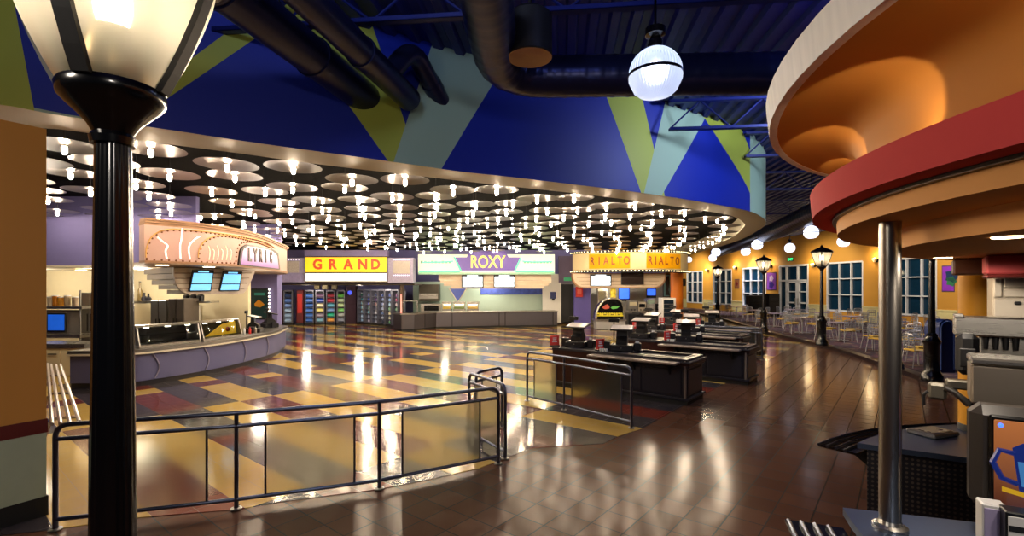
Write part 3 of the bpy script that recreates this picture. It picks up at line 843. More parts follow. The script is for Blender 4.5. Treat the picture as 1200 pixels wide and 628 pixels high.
def street_lamp(label, loc, rz, pole_h=2.82, detail=24):
    t = thing('street_lamp', label, 'lamp post', loc, rz, None)
    mb = MB(); mb.lathe([(.074, 0), (.072, 1.1), (.052, pole_h)], n=96 if detail > 30 else detail)
    if detail > 30:                       # shallow flutes
        for v in mb.v:
            f_ = 1-.03*(.5+.5*math.cos(16*math.atan2(v.y, v.x))); v.x *= f_; v.y *= f_
    mb.build('pole', black_gloss, t, smooth=True, world=False)
    mb = MB(); mb.lathe([(1e-4, 0), (.22, 0), (.22, .12), (.19, .16), (.17, .2), (.15, .25), (.15, .85), (.17, .88), (.175, .93), (.14, .98), (.11, 1.04), (.115, 1.07), (.074, 1.12)], n=detail)
    mb.build('base', black_gloss, t, smooth=True, world=False)
    mb = MB(); mb.lathe([(.052, 2.80), (.064, 2.80), (.068, 2.825), (.058, 2.84), (.075, 2.87), (.1, 2.90), (.13, 2.93), (.152, 2.955), (.157, 2.985), (.15, 3.0), (1e-4, 3.0)], n=detail)
    mb.build('collar', black_gloss, t, smooth=True, world=False)
    gp = [(.146, 2.99), (.182, 3.06), (.222, 3.15), (.264, 3.26), (.302, 3.38), (.325, 3.5)]
    mb = MB(); mb.lathe(gp, n=detail+8); mb.build('lantern_glass', lamp_glass, t, smooth=True, world=False)
    for k in range(4):
        a = PI/2*k
        pts = [((r+.008)*math.cos(a), (r+.008)*math.sin(a), z) for r, z in gp]
        mb = MB()
        w = .026
        for i in range(len(gp)):
            r, z = gp[i]; e = Vector((-math.sin(a), math.cos(a), 0))*w; o = Vector((math.cos(a), math.sin(a), 0))
            c = Vector((0, 0, z))
            mb.v += [c+o*(r-.006)-e, c+o*(r+.02)-e, c+o*(r+.02)+e, c+o*(r-.006)+e]
        for i in range(len(gp)-1):
            for q in range(4): mb.face((4*i+q, 4*i+(q+1) % 4, 4*i+4+(q+1) % 4, 4*i+4+q))
        mb.face((3, 2, 1, 0)); mb.face([4*(len(gp)-1)+q for q in range(4)])
        mb.build('rib', black_matt, t, world=False)
    mb = MB(); mb.lathe([(.31, 3.49), (.375, 3.5), (.38, 3.54), (.34, 3.58), (.2, 3.66), (.08, 3.71), (.05, 3.73), (.045, 3.76), (.02, 3.79), (1e-4, 3.82)], n=detail)
    mb.build('roof', black_gloss, t, smooth=True, world=False)
    mb = MB(); mb.lathe([(1e-4, 3.02), (.1, 3.02), (.115, 3.06), (.085, 3.17), (.08, 3.2), (1e-4, 3.2)], n=detail); mb.build('reflector', reflector, t, smooth=True, world=False)
    mb = MB(); mb.lathe([(1e-4, 3.2), (.045, 3.21), (.06, 3.28), (.05, 3.38), (.02, 3.43), (1e-4, 3.44)], n=16); mb.build('lamp_bulb', lamp_tube, t, smooth=True, world=False)
    return t
NLP = Vector((-1.402, 1.71, 0))
near_lamp = street_lamp('tall gloss black street lamp close by at the left of the view', NLP, math.atan2(-NLP.y, -NLP.x)-math.radians(30), detail=40)
lamp_labels = [('black street lamp on the dining kerb right behind the steel kiosk column', F(1048, 437)), ('black street lamp on the kerb between the kiosk column and the steel machines', F(1092, 452)),
               ('black street lamp on the dining kerb just right of the double doors', F(963, 408)), ('black street lamp on the dining kerb left of the double doors', F(895, 391)),
               ('farthest black street lamp, standing behind the checkouts near the orange pillar', F(841, 375))]
far_lamp = None
for i, (lb, p) in enumerate(lamp_labels):
    loc = (p.x, p.y, .12 if i < 5 else 0)
    if far_lamp is None: far_lamp = street_lamp(lb, loc, .6, detail=20)
    else: dup(far_lamp, loc, .6+.2*i, lb)

# ------------------------------------------------------------------ globe pendants
def mat_globe(name, GLOBE):
    m, t, b = nt(name); nb = NB(t)
    tc = t.nodes.new('ShaderNodeTexCoord'); sp = t.nodes.new('ShaderNodeSeparateXYZ'); t.links.new(tc.outputs['Object'], sp.inputs[0])
    at = nb.m('ARCTAN2', sp.outputs[1], sp.outputs[0]); w = nb.m('MULTIPLY_ADD', nb.m('SINE', nb.m('MULTIPLY', at, 48.0)), .12, .88)
    b.inputs['Base Color'].default_value = lin('#f0f4ff')
    b.inputs['Emission Color'].default_value = lin('#dfe8ff'); t.links.new(nb.m('MULTIPLY', w, GLOBE), b.inputs['Emission Strength'])
    b.inputs['Roughness'].default_value = .15
    return m

def mat_prism():
    m, t, b = nt('prismatic_globe_glass'); nb = NB(t)
    tc = t.nodes.new('ShaderNodeTexCoord'); sp = t.nodes.new('ShaderNodeSeparateXYZ'); t.links.new(tc.outputs['Object'], sp.inputs[0])
    at = nb.m('ARCTAN2', sp.outputs[1], sp.outputs[0]); w = nb.m('MULTIPLY_ADD', nb.m('SINE', nb.m('MULTIPLY', at, 48.0)), .5, .5)
    bp = t.nodes.new('ShaderNodeBump'); bp.inputs['Strength'].default_value = .4; bp.inputs['Distance'].default_value = .01; t.links.new(w, bp.inputs['Height'])
    b.inputs['Base Color'].default_value = lin('#eef2ff'); b.inputs['Transmission Weight'].default_value = 1.0; b.inputs['Roughness'].default_value = .35; b.inputs['IOR'].default_value = 1.2
    t.links.new(bp.outputs['Normal'], b.inputs['Normal'])
    tr = t.nodes.new('ShaderNodeBsdfTranslucent'); tr.inputs[0].default_value = lin('#e6ecff')
    mx = t.nodes.new('ShaderNodeMixShader'); mx.inputs[0].default_value = .55
    t.links.new(b.outputs[0], mx.inputs[1]); t.links.new(tr.outputs[0], mx.inputs[2]); t.links.new(mx.outputs[0], t.nodes['Material Output'].inputs['Surface'])
    return m
globe_near = mat_prism(); globe_lamp = mat('globe_inner_lamp', '#f0f4ff', .3, emit='#dce8ff', es=GLOBE, var=0)
globe_far = mat_globe('bright_globe_glass', GLOBEF)
ZC = 6.3
def globe(label, loc, detail=32, globe_m=None):
    t = thing('globe_pendant', label, 'pendant lamp', loc, 0, None)
    mb = MB(); mb.lathe([(.2365*math.cos(a)*1.0, .01+.235*math.sin(a)) for a in [PI/2*i/8 for i in range(8)]]+[(.05, .245)], n=detail); mb.build('upper_globe', globe_m, t, smooth=True, world=False)
    mb = MB(); mb.lathe([(1e-4, -.2), (.09, -.195), (.15, -.175), (.19, -.14), (.215, -.09), (.235, -.045), (.237, -.012)], n=detail); mb.build('lower_bowl', globe_m, t, smooth=True, world=False)
    mb = MB(); mb.lathe([(.236, -.012), (.243, -.012), (.243, .012), (.236, .012)], n=detail, closed_prof=True); mb.build('band', black_gloss, t, smooth=True, world=False)
    mb = MB(); mb.lathe([(1e-4, .24), (.06, .24), (.07, .27), (.05, .34), (.09, .36), (.09, .42), (.02, .44), (.016, .46)], n=16)
    mb.lathe([(.012, .44), (.012, ZC-loc[2])], n=8)
    mb.build('stem', black_gloss, t, smooth=True, world=False)
    if globe_m is globe_near:
        mb = MB(); mb.ball((0, 0, .05), .085, 20, 12, 1.3); mb.build('lamp_bulb', globe_lamp, t, smooth=True, world=False)
    return t
g0 = Z(768, 88, 4.22)
globe('large white prismatic globe pendant hanging in front of the blue drum wall', g0, 40, globe_near)
gl = [((950.6, 273.9, 17), 'white globe pendant just left of the red kiosk band'), ((988.5, 283.4, 20.4), 'white globe pendant under the red kiosk band beside the steel column'),
      ((925.6, 291, 23.7), 'white globe pendant above the green exit sign'), ((887.4, 285, 21.9), 'pale teal globe pendant right of the lit canopy tip'),
      ((873.8, 297, 26), 'white globe pendant above the middle window of the yellow wall'), ((839, 293.7, 26.5), 'pale teal globe pendant under the canopy tip, upper of the close pair'),
      ((835, 301, 31.7), 'white globe pendant under the canopy tip, lower of the close pair'), ((807.4, 304.4, 40), 'farthest small globe pendant right of the yellow drum sign')]
gm = None
for (u, v, y), lb in gl:
    p = D(u, v, y)
    loc = (p.x, p.y, 4.22 if y < 35 else p.z)
    if gm is None: gm = globe(lb, loc, 20, globe_far)
    else: dup(gm, loc, 0, lb)

# ------------------------------------------------------------------ roof deck, joists, ducts
AX = math.radians(6)
mb = MB()
mb.v = []; per = .32
n = 190
for i in range(n):
    x = -30+i*per
    prof = [(0, 0), (.12, 0), (.16, .07), (.28, .07)]
    for (dx, dz) in prof:
        for yy in (-6, 62):
            mb.v.append(Vector((x+dx+yy*math.tan(AX), yy, ZC+dz)))
for i in range(n*4-1): mb.face((2*i, 2*i+2, 2*i+3, 2*i+1))
struct(mb.build('ceiling_roof_deck', navy_paint))
jm = mat('navy_joist_steel', '#182470', .4, .2)
def joist(label, y, x0, x1, zb, zt):
    t = thing('roof_joist', label, 'joist', ((x0+x1)/2, y, zb), 0, 'open web roof joists')
    sl = math.tan(AX)*-1
    f_ = lambda x, z, dy=0: Vector((x, y+sl*(x-x0)*1.0+dy, z))
    for z, nm in ((zb, 'bottom_chord'), (zt, 'top_chord')):
        mb = MB()
        for dy in (-.05, .05):
            mb.slab([f_(x0, z-.03, dy), f_(x1, z-.03, dy), f_(x1, z+.03, dy), f_(x0, z+.03, dy)], (0, .012, 0))
        mb.slab([f_(x0, z-.03, -.05), f_(x1, z-.03, -.05), f_(x1, z-.03, .06), f_(x0, z-.03, .06)], (0, 0, .01))
        mb.build(nm, jm, t)
    mb = MB(); x = x0; up = True; st = .62
    while x+st <= x1:
        a, b = (f_(x, zb), f_(x+st, zt)) if up else (f_(x, zt), f_(x+st, zb))
        mb.tube([a, b], .018, 6); x += st; up = not up
    mb.build('web', jm, t, smooth=True)
joist('navy open-web roof joist crossing above the spiral duct, nearest of the row', 6.9, -8, 14, 5.72, 6.2)
joist('navy open-web joist end in front of the drum wall left of the kiosk rim', 10.2, 3.3, 16, 5.62, 6.2)
joist('navy open-web joist end close to the pale end of the drum wall', 12.3, 5.9, 18, 5.62, 6.2)
joist('navy open-web joist deeper in the dark roof beyond the drum', 16.5, 8.6, 22, 5.62, 6.2)
joist('navy open-web joist farthest into the dark roof over the dining area', 22.0, 11.5, 26, 5.62, 6.2)
joist('dark roof joist overhead at the top edge of the view', 4.6, -10, 14, 5.72, 6.2)
duct_m = mat('painted_duct_steel', '#20264e', .3, .55, var=.15, scale=2)
def duct(label, path, r, seam=True, parts=()):
    t = thing('air_duct', label, 'duct', path[len(path)//2])
    P = resample([Vector(p) for p in path], max(8, int(sum((Vector(path[i+1])-Vector(path[i])).length for i in range(len(path)-1))/.045)))
    rr = [r+(.007 if (i % 5 == 0 and seam) else 0) for i in range(len(P))]
    mb = MB(); mb.tube(P, rr, 28); mb.build('pipe', duct_m, t, smooth=True)
    for (q0, q1) in parts:
        mb = MB(); mb.tube([q0, q1], r+.018, 28); mb.build('coupling', duct_m, t, smooth=True)
    return t
zd = 5.28
a = Z(345, -75, zd)
e1 = Z(424, 112, zd); s1 = Z(283, 0, zd); d1 = (e1-s1).normalized()
duct('thick dark round duct at the left running into the blue drum wall', [s1-d1*4, s1, e1-d1*.02, e1+d1*.35], .245, False, [(e1-d1*1.32, e1-d1*1.27), (s1-d1*.3, s1-d1*.25)])
e2 = Z(461, 98, zd); s2 = Z(362, 0, zd); d2 = (e2-s2).normalized()
duct('slimmer dark round duct beside the thick one, running into the drum wall', [s2-d2*4, s2, e2, e2+d2*.6], .185, False, [(e2-d2*1.0, e2-d2*.95)])
duct('short bent duct stub dropping onto the pale band of the drum wall', round_corners([D(452, 92, 7.0), D(482, 55, 7.25), D(517, 118, 8.3)], .35, 8), .145, False, [(D(505, 97, 7.93), D(510, 106, 8.08))])
zp = 5.3
c0 = Z(578, -60, zp); c1 = Z(590, 78, zp)
duct('long navy spiral duct turning a corner and crossing in front of the drum wall', round_corners([Vector((-.40, 1.5, zp)), Vector((-.19, 6.95, zp)), Vector((13.0, 6.5, zp))], .8, 12), .28)
duct('dark duct with bends hanging over the dining area beyond the canopy tip', round_corners([D(838, 296, 34), D(880, 281, 24), D(915, 268, 19.5), D(948, 252, 16.5), D(1010, 222, 13)], 1.5, 6), .34)
sp_ = Z(621, 68, 5.1)
spk = thing('ceiling_can', 'dark cylindrical can with an orange-lit grille hanging beside the spiral duct', 'ceiling speaker', (sp_.x, sp_.y, 5.1))
mb = MB(); mb.lathe([(.25, 0), (.27, .02), (.27, .5), (.2, .56), (.02, .6), (.02, 1.2)], (sp_.x, sp_.y, 5.1), 32); mb.build('housing', black_matt, spk, smooth=True)
mb = MB(); mb.lathe([(1e-4, .012), (.12, .012), (.13, .004), (.245, .004), (.25, .0), (.27, .0)], (sp_.x, sp_.y, 5.1), 32); mb.build('grille', mat('tan_reflection_grille', '#a8805a', .5), spk, smooth=True)  # tan holds the orange reflection on the disc
# ------------------------------------------------------------------ checkout counters with registers
slate = mat('checkout_dark_panel', '#20202a', .35, var=.05)
edge = mat('checkout_pale_edge', '#7c716c', .35, .3)
def LP(root, x, y, z=0): return PW(root) @ Vector((x, y, z))
def checkout(label, loc, L=3.15, W=.98):
    t = thing('checkout_counter', label, 'counter', loc, -TA)
    H = .9
    w = dict(world=False)
    mb = MB(); mb.bbox((-L, .0, 0), (0, W, .10)); mb.build('plinth', black_matt, t, **w)
    mb = MB(); mb.cbox((-L/2+.02, W/2, .115), (L+.05, W+.05, .05), .012); mb.build('base_moulding', slate, t, **w)
    mb = MB(); mb.bbox((-1.75, .02, .13), (-.03, W-.02, H-.16)); mb.build('body', slate, t, **w)
    mb = MB(); mb.bbox((-L, .02, .13), (-1.75, W-.02, H-.02)); mb.build('left_body', wood_dark, t, **w)
    for x in (-.03,):
        for y in (.02, W-.02):
            mb = MB(); mb.cbox((x-.01, y, (H-.03)/2+.07), (.045, .045, H-.16), .006); mb.build('corner_post', edge if y < .5 else slate, t, **w)
    for k, z in enumerate((H-.15, H-.11, H-.07)):
        mb = MB(); mb.cbox((-.86, W/2, z), (1.8+.02*k, W+.02*k, .045), .012); mb.build('top_moulding', wood_dark if k % 2 else slate, t, **w)
    mb = MB()
    mb.bbox((-L, .0, H-.05), (-1.28, W, H)); mb.bbox((-1.28, 0, H-.05), (0, .13, H)); mb.bbox((-1.28, W-.13, H-.05), (0, W, H)); mb.bbox((-.13, .13, H-.05), (0, W-.13, H))
    mb.build('counter_top', slate, t, **w)
    mb = MB()
    mb.bbox((-1.28, .11, H-.002), (-.11, .135, H+.012)); mb.bbox((-1.28, W-.135, H-.002), (-.11, W-.11, H+.012)); mb.bbox((-.135, .135, H-.002), (-.11, W-.135, H+.012))
    mb.build('tray_well_rim', steel, t, **w)
    mb = MB(); mb.bbox((-1.28, .13, H-.16), (-.13, W-.13, H-.13)); mb.build('tray_well', black_matt, t, **w)
    mb = MB(); mb.cbox((-1.1, -.13, H-.075), (1.95, .27, .045), .012); mb.build('ledge', edge, t, **w)
    for x in (-1.7, -1.1, -.35):
        mb = MB(); mb.slab([(x, 0, H-.1), (x, -.2, H-.1), (x, 0, H-.32)], (.03, 0, 0)); mb.build('bracket', black_matt, t, **w)
    for x0, x1 in ((-1.68, -.95), (-.9, -.12)):
        mb = MB(); mb.cbox(((x0+x1)/2, .012, .43), (x1-x0, .02, .5), .006); mb.build('front_panel', slate, t, **w)
    mb = MB(); mb.cbox((-.012, W/2, .43), (.02, W-.14, .5), .006); mb.build('end_panel', slate, t, **w)
    return t
RC = [None]
scr = mat('register_screen_face', '#c4bcb8', .2, var=0)  # pale grey stands in for bulbs reflected on the screens
def register(label, loc, rz, tilt=.0):
    if RC[0] is not None:
        return dup(RC[0], loc, rz, label)
    t = thing('cash_register', label, 'cash register', loc, rz)
    w = dict(world=False)
    mb = MB(); mb.cbox((0, 0, .07), (.5, .46, .14), .012); mb.build('cash_drawer', black_plastic, t, **w)
    mb = MB(); mb.cbox((0, -.235, .07), (.44, .012, .1), .004); d_ = mb.build('drawer_front', dark_slate, t, **w)
    mb = MB(); mb.cyl((0, -.24, .07), .014, .02, 10); mb.build('drawer_lock', steel, d_, **w)
    mb = MB(); mb.slab([(-.12, -.16, .14), (-.12, .16, .14), (-.12, .14, .26), (-.12, .06, .34), (-.12, .05, .49), (-.12, -.04, .48), (-.12, -.05, .32), (-.12, -.16, .24)], (.24, 0, 0)); mb.build('terminal_body', black_plastic, t, **w)
    mb = MB(); mb.cbox((0, -.03, .50), (.50, .36, .035), .012, rx=math.radians(13)); q = mb.build('monitor', black_plastic, t, **w)
    mb = MB(); mb.cbox((0, -.036, .52), (.46, .32, .008), .003, rx=math.radians(13)); mb.build('screen', scr, q, **w)
    mb = MB(); mb.cbox((.33, .02, .09), (.15, .22, .18), .02); p_ = mb.build('receipt_printer', dark_slate, t, **w)
    mb = MB(); mb.bbox((.29, -.03, .18), (.37, -.025, .23)); mb.build('receipt', white_plastic, p_, **w)
    mb = MB(); mb.tube([(-.2, .16, .14), (-.2, .16, .62)], .014, 8); mb.build('display_pole', black_plastic, t, smooth=True, **w)
    mb = MB(); mb.cbox((-.2, .16, .66), (.24, .06, .09), .012); mb.build('customer_display', black_plastic, t, **w)
    mb = MB(); mb.cbox((-.33, -.02, .1), (.14, .16, .2), .012); mb.build('card_terminal', dark_slate, t, **w)
    RC[0] = t
    return t
SB = [None]
def sign_board(label, loc, rz):
    if SB[0] is not None: return dup(SB[0], loc, rz, label)
    t = thing('counter_sign', label, 'sign', loc, rz)
    mb = MB(); mb.cbox((0, 0, .14), (.23, .02, .23), .008); mb.build('board', mat('checkout_sign_red', '#d8403a', .5), t, world=False)
    mb = MB(); mb.bbox((-.06, -.013, .1), (.06, -.0105, .12)); mb.bbox((-.045, -.013, .15), (.045, -.0105, .17)); mb.bbox((-.05, -.013, .19), (.05, -.0105, .205))
    mb.build('print_lines', white_plastic, t, world=False)
    mb = MB(); mb.cbox((0, .0, .012), (.26, .1, .024), .006); mb.build('foot', black_plastic, t, world=False)
    SB[0] = t; return t
c1 = F(805, 476)
av = Vector((math.sin(TA), math.cos(TA), 0)); bv = Vector((math.cos(TA), -math.sin(TA), 0))
chk = [(c1, 'dark checkout counter with a tray well, nearest to the camera behind the short guard rail', 'nearest', 3.15, (-2.75, -1.62)),
       (c1+av*2.86+bv*.42, 'second dark checkout counter, behind the nearest one', 'second', 3.3, (-2.85, -1.62)),
       (c1+av*5.7-bv*.4, 'third dark checkout counter back, beside the blue end rail', 'third', 3.3, (-2.9, -1.62)),
       (c1+av*8.5-bv*.6, 'fourth dark checkout counter, deepest of the row', 'fourth', 3.3, (-2.9, -1.62))]
for i, (loc, lb, nm, L, xs) in enumerate(chk):
    t = checkout(lb, loc, L)
    for k, x in enumerate(xs):
        side = 'left' if k == 0 else 'right'
        register('black cash register at the %s end of the %s checkout counter' % (side, nm) if k == 0 else 'black cash register beside the tray well of the %s checkout counter' % nm,
                 LP(t, x, .52, .9), -TA+(.35 if k else .1))
        sign_board('small red sign left of the %s register on the %s checkout counter' % (side, nm), LP(t, x-.48+.1*k, .22, .9), .25+.2*k)
        if k:
            bx = thing('receipt_box', 'row of small white cups beside the red sign on the %s checkout' % nm, 'cups', LP(t, x-.25, .12, .9), -TA)
            for q in range(3):
                mb = MB(); mb.lathe([(1e-4, 0), (.022, 0), (.03, .06), (.026, .06), (.02, .01)], (q*.07-.07, 0, 0), 10); mb.build('cup', white_plastic, bx, world=False)
# blue-lit end rail behind the second counter
rail('blue-grey guard rail with panels between the second and third checkout counters', [F(893, 422), F(893, 422)-bv*2.6], group=None, mull=.2)
# ------------------------------------------------------------------ helpers for the food stands
def bxz(mb, u0, u1, v0, v1, y, dy=.1):
    """box whose front face is seen between u0..u1, v0..v1 at distance y, dy deep"""
    return mb.bbox((U(u0, y), y, hz(v1, y)), (U(u1, y), y+dy, hz(v0, y)))
def on_path(P, u):
    k = (u-600)/FP
    for i in range(len(P)-1):
        a, b = P[i], P[i+1]; d0 = a.x-k*a.y; d1 = b.x-k*b.y
        if d0*d1 <= 0 and d0 != d1:
            t = d0/(d0-d1); return a.lerp(b, t), (b-a).normalized()
    return (P[0], (P[1]-P[0]).normalized()) if abs(P[0].x-k*P[0].y) < abs(P[-1].x-k*P[-1].y) else (P[-1], (P[-1]-P[-2]).normalized())
def wallpt(P, u, v, off=0.0):
    p, t = on_path(P, u); n = Vector((t.y, -t.x, 0))
    q = p+n*off; return Vector((q.x, q.y, hz(v, p.y)))
cup_white = white_plastic
menu_white = mat('lit_menu_white', '#dfe8ee', .3, emit='#d8ecff', es=1.6, var=.05, scale=3)
menu_blue = mat('lit_menu_blue', '#7ac0e8', .3, emit='#6cbcf0', es=1.1, var=.12, scale=4)
menu_off = mat('menu_screen_off', '#2a1c16', .2)
stand_kick = mat('dark_tile_kick', '#2c2a2e', .35)
kitchen_wall = mat('cream_kitchen_wall', '#d6c8a4', .5, var=.04)
slate_blue = mat('blue_grey_counter_front', '#5f6088', .45, var=.06, scale=2)
pale_lip = mat('pale_counter_lip', '#cfc8b8', .35)
pink_panel = mat('pink_beige_panel', '#c2a098', .6, var=.05)
tan_fascia = mat('tan_fascia', '#9c7658', .6)
dots_m = mat('brown_marquee_dots', '#7a4a2c', .5)
neon_w = mat('white_neon', '#ffe4e0', .3, emit='#ffd8d0', es=1.1, var=0)
stripe_panel = mat('cream_bulkhead', '#cbb8a0', .5)
lamp_disc = mat('recessed_lamp_lens', '#fff0d0', .3, emit='#ffe2b0', es=12, var=0)

def menu_screen(label, corners, m, bar=.62):
    """corners: 4 points (bl, br, tr, tl) of the face; built as a thin wall-hung panel"""
    bl, br, tr, tl = [Vector(c) for c in corners]
    n = (br-bl).cross(tl-bl).normalized()
    if n.dot(Vector((0, 0, EYE))-bl) < 0: n = -n
    t = thing('menu_screen', label, 'screen', (bl+br)/2)
    mb = MB(); mb.slab([bl, br, tr, tl], -n*.06); mb.build('case', black_plastic, t)
    f = lambda a, b: bl+(br-bl)*a+(tl-bl)*b+((tr-tl)-(br-bl))*a*b
    for b0, b1 in ((.05, .34), (.39, .86)):
        mb = MB(); mb.slab([f(.05, b0)+n*.004, f(.95, b0)+n*.004, f(.95, b1)+n*.004, f(.05, b1)+n*.004], n*.006); mb.build('display', m, t)
    mb = MB(); mb.slab([f(.25, .9)+n*.004, f(.75, .9)+n*.004, f(.75, .97)+n*.004, f(.25, .97)+n*.004], n*.006); mb.build('title_strip', m, t)
    return t

# ================================================================== LYRIC stand at the left
cpts = [F(60, 458), F(82, 456), F(120, 455.5), F(160, 453.7), F(235, 441), F(280, 431), F(320, 418.7), F(332, 411), Vector((-8.6, 18.4, 0)), Vector((-9.4, 18.9, 0))]
CP_ = resample(smooth_path(cpts[1:], 8), 60)
xy = lambda P: [(p.x, p.y) for p in P]
CH_ = .87
t = thing('serving_counter', 'long curved blue-grey serving counter with a pale lip under the marquee at the left', 'counter', CP_[20])
mb = MB(); mb.ribbon(xy(inset(CP_, .03)), 0, .13, .7); mb.build('kick', stand_kick, t)
mb = MB(); mb.ribbon(xy(CP_), .13, .76, .75); mb.build('front', slate_blue, t, smooth=True)
mb = MB(); mb.ribbon(xy(inset(CP_, -.1)), .76, .80, .95); mb.build('lip', pale_lip, t, smooth=True)
mb = MB(); mb.ribbon(xy(inset(CP_, -.07)), .80, CH_, .9); mb.build('counter_top', steel_dim, t, smooth=True)
for u in (117, 183, 242, 286, 313):
    mb = MB()
    p, tt = on_path(CP_, u); n = Vector((tt.y, -tt.x, 0))
    P = [Vector((p.x, p.y, 0))+tt*(.10*math.sin(k*.45)-.04)+n*.02+Vector((0, 0, .16+.58*k/8)) for k in range(9)]
    mb.tube(P, .016, 6); mb.build('curved_trim', mat('mauve_trim', '#8a86a0', .4), t, smooth=True)
def cap_end(): pass
inn_ = inset(CP_, .18)
def case(label, u0, u1, graphic=None):
    a, _ = on_path(inn_, u0); b, _ = on_path(inn_, u1); a = a.copy(); b = b.copy(); a.z = b.z = CH_
    d = (b-a); L = d.length; d.normalize(); n = Vector((-d.y, d.x, 0))
    t = thing('display_case', label, 'display case', (a+b)/2, math.atan2(d.y, d.x)); w = dict(world=False)
    h, dp = .5, .5
    mb = MB(); mb.cbox((0, dp/2, .035), (L, dp, .07), .008); mb.build('base', steel, t, **w)
    mb = MB(); mb.cbox((0, dp/2+.06, h), (L, dp-.12, .05), .01); mb.build('top_shelf', steel, t, **w)
    for x in (-L/2+.02, L/2-.02):
        mb = MB(); mb.slab([(x-.02, 0, .07), (x-.02, dp, .07), (x-.02, dp, h-.02), (x-.02, .1, h-.02)], (.035, 0, 0)); mb.build('end_frame', steel_dim, t, **w)
    mb = MB(); mb.slab([(-L/2+.03, 0.0, .07), (L/2-.03, 0, .07), (L/2-.03, .1, h-.02), (-L/2+.03, .1, h-.02)], (0, .008, 0)); mb.build('front_glass', glass, t, **w)
    mb = MB(); mb.cbox((0, dp*.6, .27), (L-.1, dp*.5, .015), .003); mb.build('inner_shelf', glass, t, **w)
    mb = MB(); mb.bbox((-L/2+.03, dp-.02, .07), (L/2-.03, dp, h-.02)); mb.build('back_panel', dark_slate, t, **w)
    for k in range(3):
        x = -L/2+L*(k+.5)/3
        mb = MB(); mb.bbox((x-.05, .14, h-.045), (x+.05, .2, h-.026)); mb.build('inner_lamp', mat('case_lamp', '#fff8e0', .3, emit='#fff2d0', es=8, var=0), t, **w)
    if graphic:
        mb = MB(); mb.slab([(-L*.36, .12, .10), (L*.44, .12, .10), (L*.44, .17, h-.05), (L*.1, .16, h-.1)], (0, .02, 0)); mb.build('food_picture', mat('yellow_food_picture', '#d8b020', .4, emit='#e0a818', es=.5, var=.35, scale=9), t, **w)
        mb = MB(); mb.ball((L*.2, .125, .24), .07, 10, 6); mb.build('food_picture_spot', mat('red_food_spot', '#c03a18', .4), t, **w)
    return t
case('long glass display case on the curved blue-grey counter, right of the near street lamp', 163, 236)
case('glass display case with a yellow food picture on the curved counter', 238.5, 284, True)
# registers and small things on the curved counter
def at_counter(u, z=CH_, off=.45):
    p, tt = on_path(inset(CP_, off), u); return Vector((p.x, p.y, z)), math.atan2(tt.y, tt.x)
p, a = at_counter(297)
register('grey cash register on the curved counter right of the yellow food picture', p, a+.2)
p, a = at_counter(316)
register('grey cash register at the far right end of the curved counter', p, a+.5)
p, a = at_counter(290, off=.3)
for k in range(3):
    q = thing('sauce_bottle', ['pale squeeze bottle beside the left register of the curved counter', 'red squeeze bottle beside the left register of the curved counter', 'steel shaker beside the left register of the curved counter'][k], 'bottle', p+Vector((.1*k-.1, .14*k, 0)))
    mb = MB(); mb.lathe([(1e-4, 0), (.035, 0), (.036, .13), (.03, .16), (.012, .18), (.01, .21), (1e-4, .215)], (0, 0, 0), 12); mb.build('body', [white_plastic, red_plastic, steel][k], q, smooth=True, world=False)
    mb = MB(); mb.cyl((0, 0, .2), .008, .03, 8); mb.build('nozzle', grey_plastic, q, world=False)

# marquee wall of the LYRIC stand
MP = resample(smooth_path([Z(150, 305, 2.89), Z(169, 306, 2.89), Z(230, 308.2, 2.89), Z(277, 310.8, 2.89), Z(305, 313.6, 2.89), Z(326, 317, 2.89), Vector((-8.9, 19.2, 2.89)), Vector((-10.5, 21, 2.89))], 8)[8:], 50)
mq = thing('marquee', 'pink and tan curved marquee with neon squiggles and the LYRIC sign', 'marquee', MP[15])
mb = MB(); mb.ribbon(xy(MP), 2.89, 3.71, .35); mb.build('fascia', pink_panel, mq, smooth=True)
for k, (z, o) in enumerate(((3.71, .0), (3.76, .04), (3.81, .08))):
    mb = MB(); mb.ribbon(xy(inset(MP, -o)), z, z+.045, .4); mb.build('top_moulding', tan_fascia, mq, smooth=True)
mb = MB(); mb.ribbon(xy(inset(MP, -.03)), 2.86, 2.91, .4); mb.build('bottom_edge', tan_fascia, mq, smooth=True)
mb = MB(); inn2 = inset(MP, 2.2); mb.prism(xy(MP)+xy(inn2)[::-1], 2.84, 2.88); mb.build('soffit', mat('violet_soffit', '#b7a08c', .5), mq)
def trace(mb, pts, r, off=.02, P=MP, n=6):
    q = [wallpt(P, u, v, off) for u, v in smooth_path([Vector((a, b)) for a, b in pts], 4)]
    mb.tube(q, r, n)
def dots(mb, pts, step, s, P=MP, off=.015):
    S = smooth_path([Vector((a, b)) for a, b in pts], 6); acc = 0; last = None
    for i in range(len(S)-1):
        q0, q1 = wallpt(P, S[i].x, S[i].y, off), wallpt(P, S[i+1].x, S[i+1].y, off); L = (q1-q0).length
        while acc < L:
            mb.ball(q0.lerp(q1, acc/L), s, 6, 4); acc += step
        acc -= L
arc1 = [(172, 303), (172.5, 293), (177, 281), (187, 273), (200, 270), (220, 270.5), (250, 273.5), (286, 278.5), (310, 284), (322, 291)]
arc2 = [(233, 303), (234, 294), (240, 284), (250, 278.5), (264, 277), (285, 280.5), (306, 286), (318, 291)]
arc3 = [(276, 306), (276.5, 297), (279, 288.5), (285, 284), (300, 284), (318, 288)]
mb = MB()
for ar_ in (arc1, arc2, arc3): dots(mb, ar_, .12, .024)
dots(mb, [(172, 304.3), (200, 305), (240, 307), (276, 308.5)], .14, .024)
mb.build('bulb_dots', dots_m, mq)
mb = MB()
for ar_ in (arc1, arc2): trace(mb, [(u-1.2, v-1.2) for u, v in ar_], .014)
mb.build('arch_line', mat('gold_line', '#d8a860', .4), mq, smooth=True)
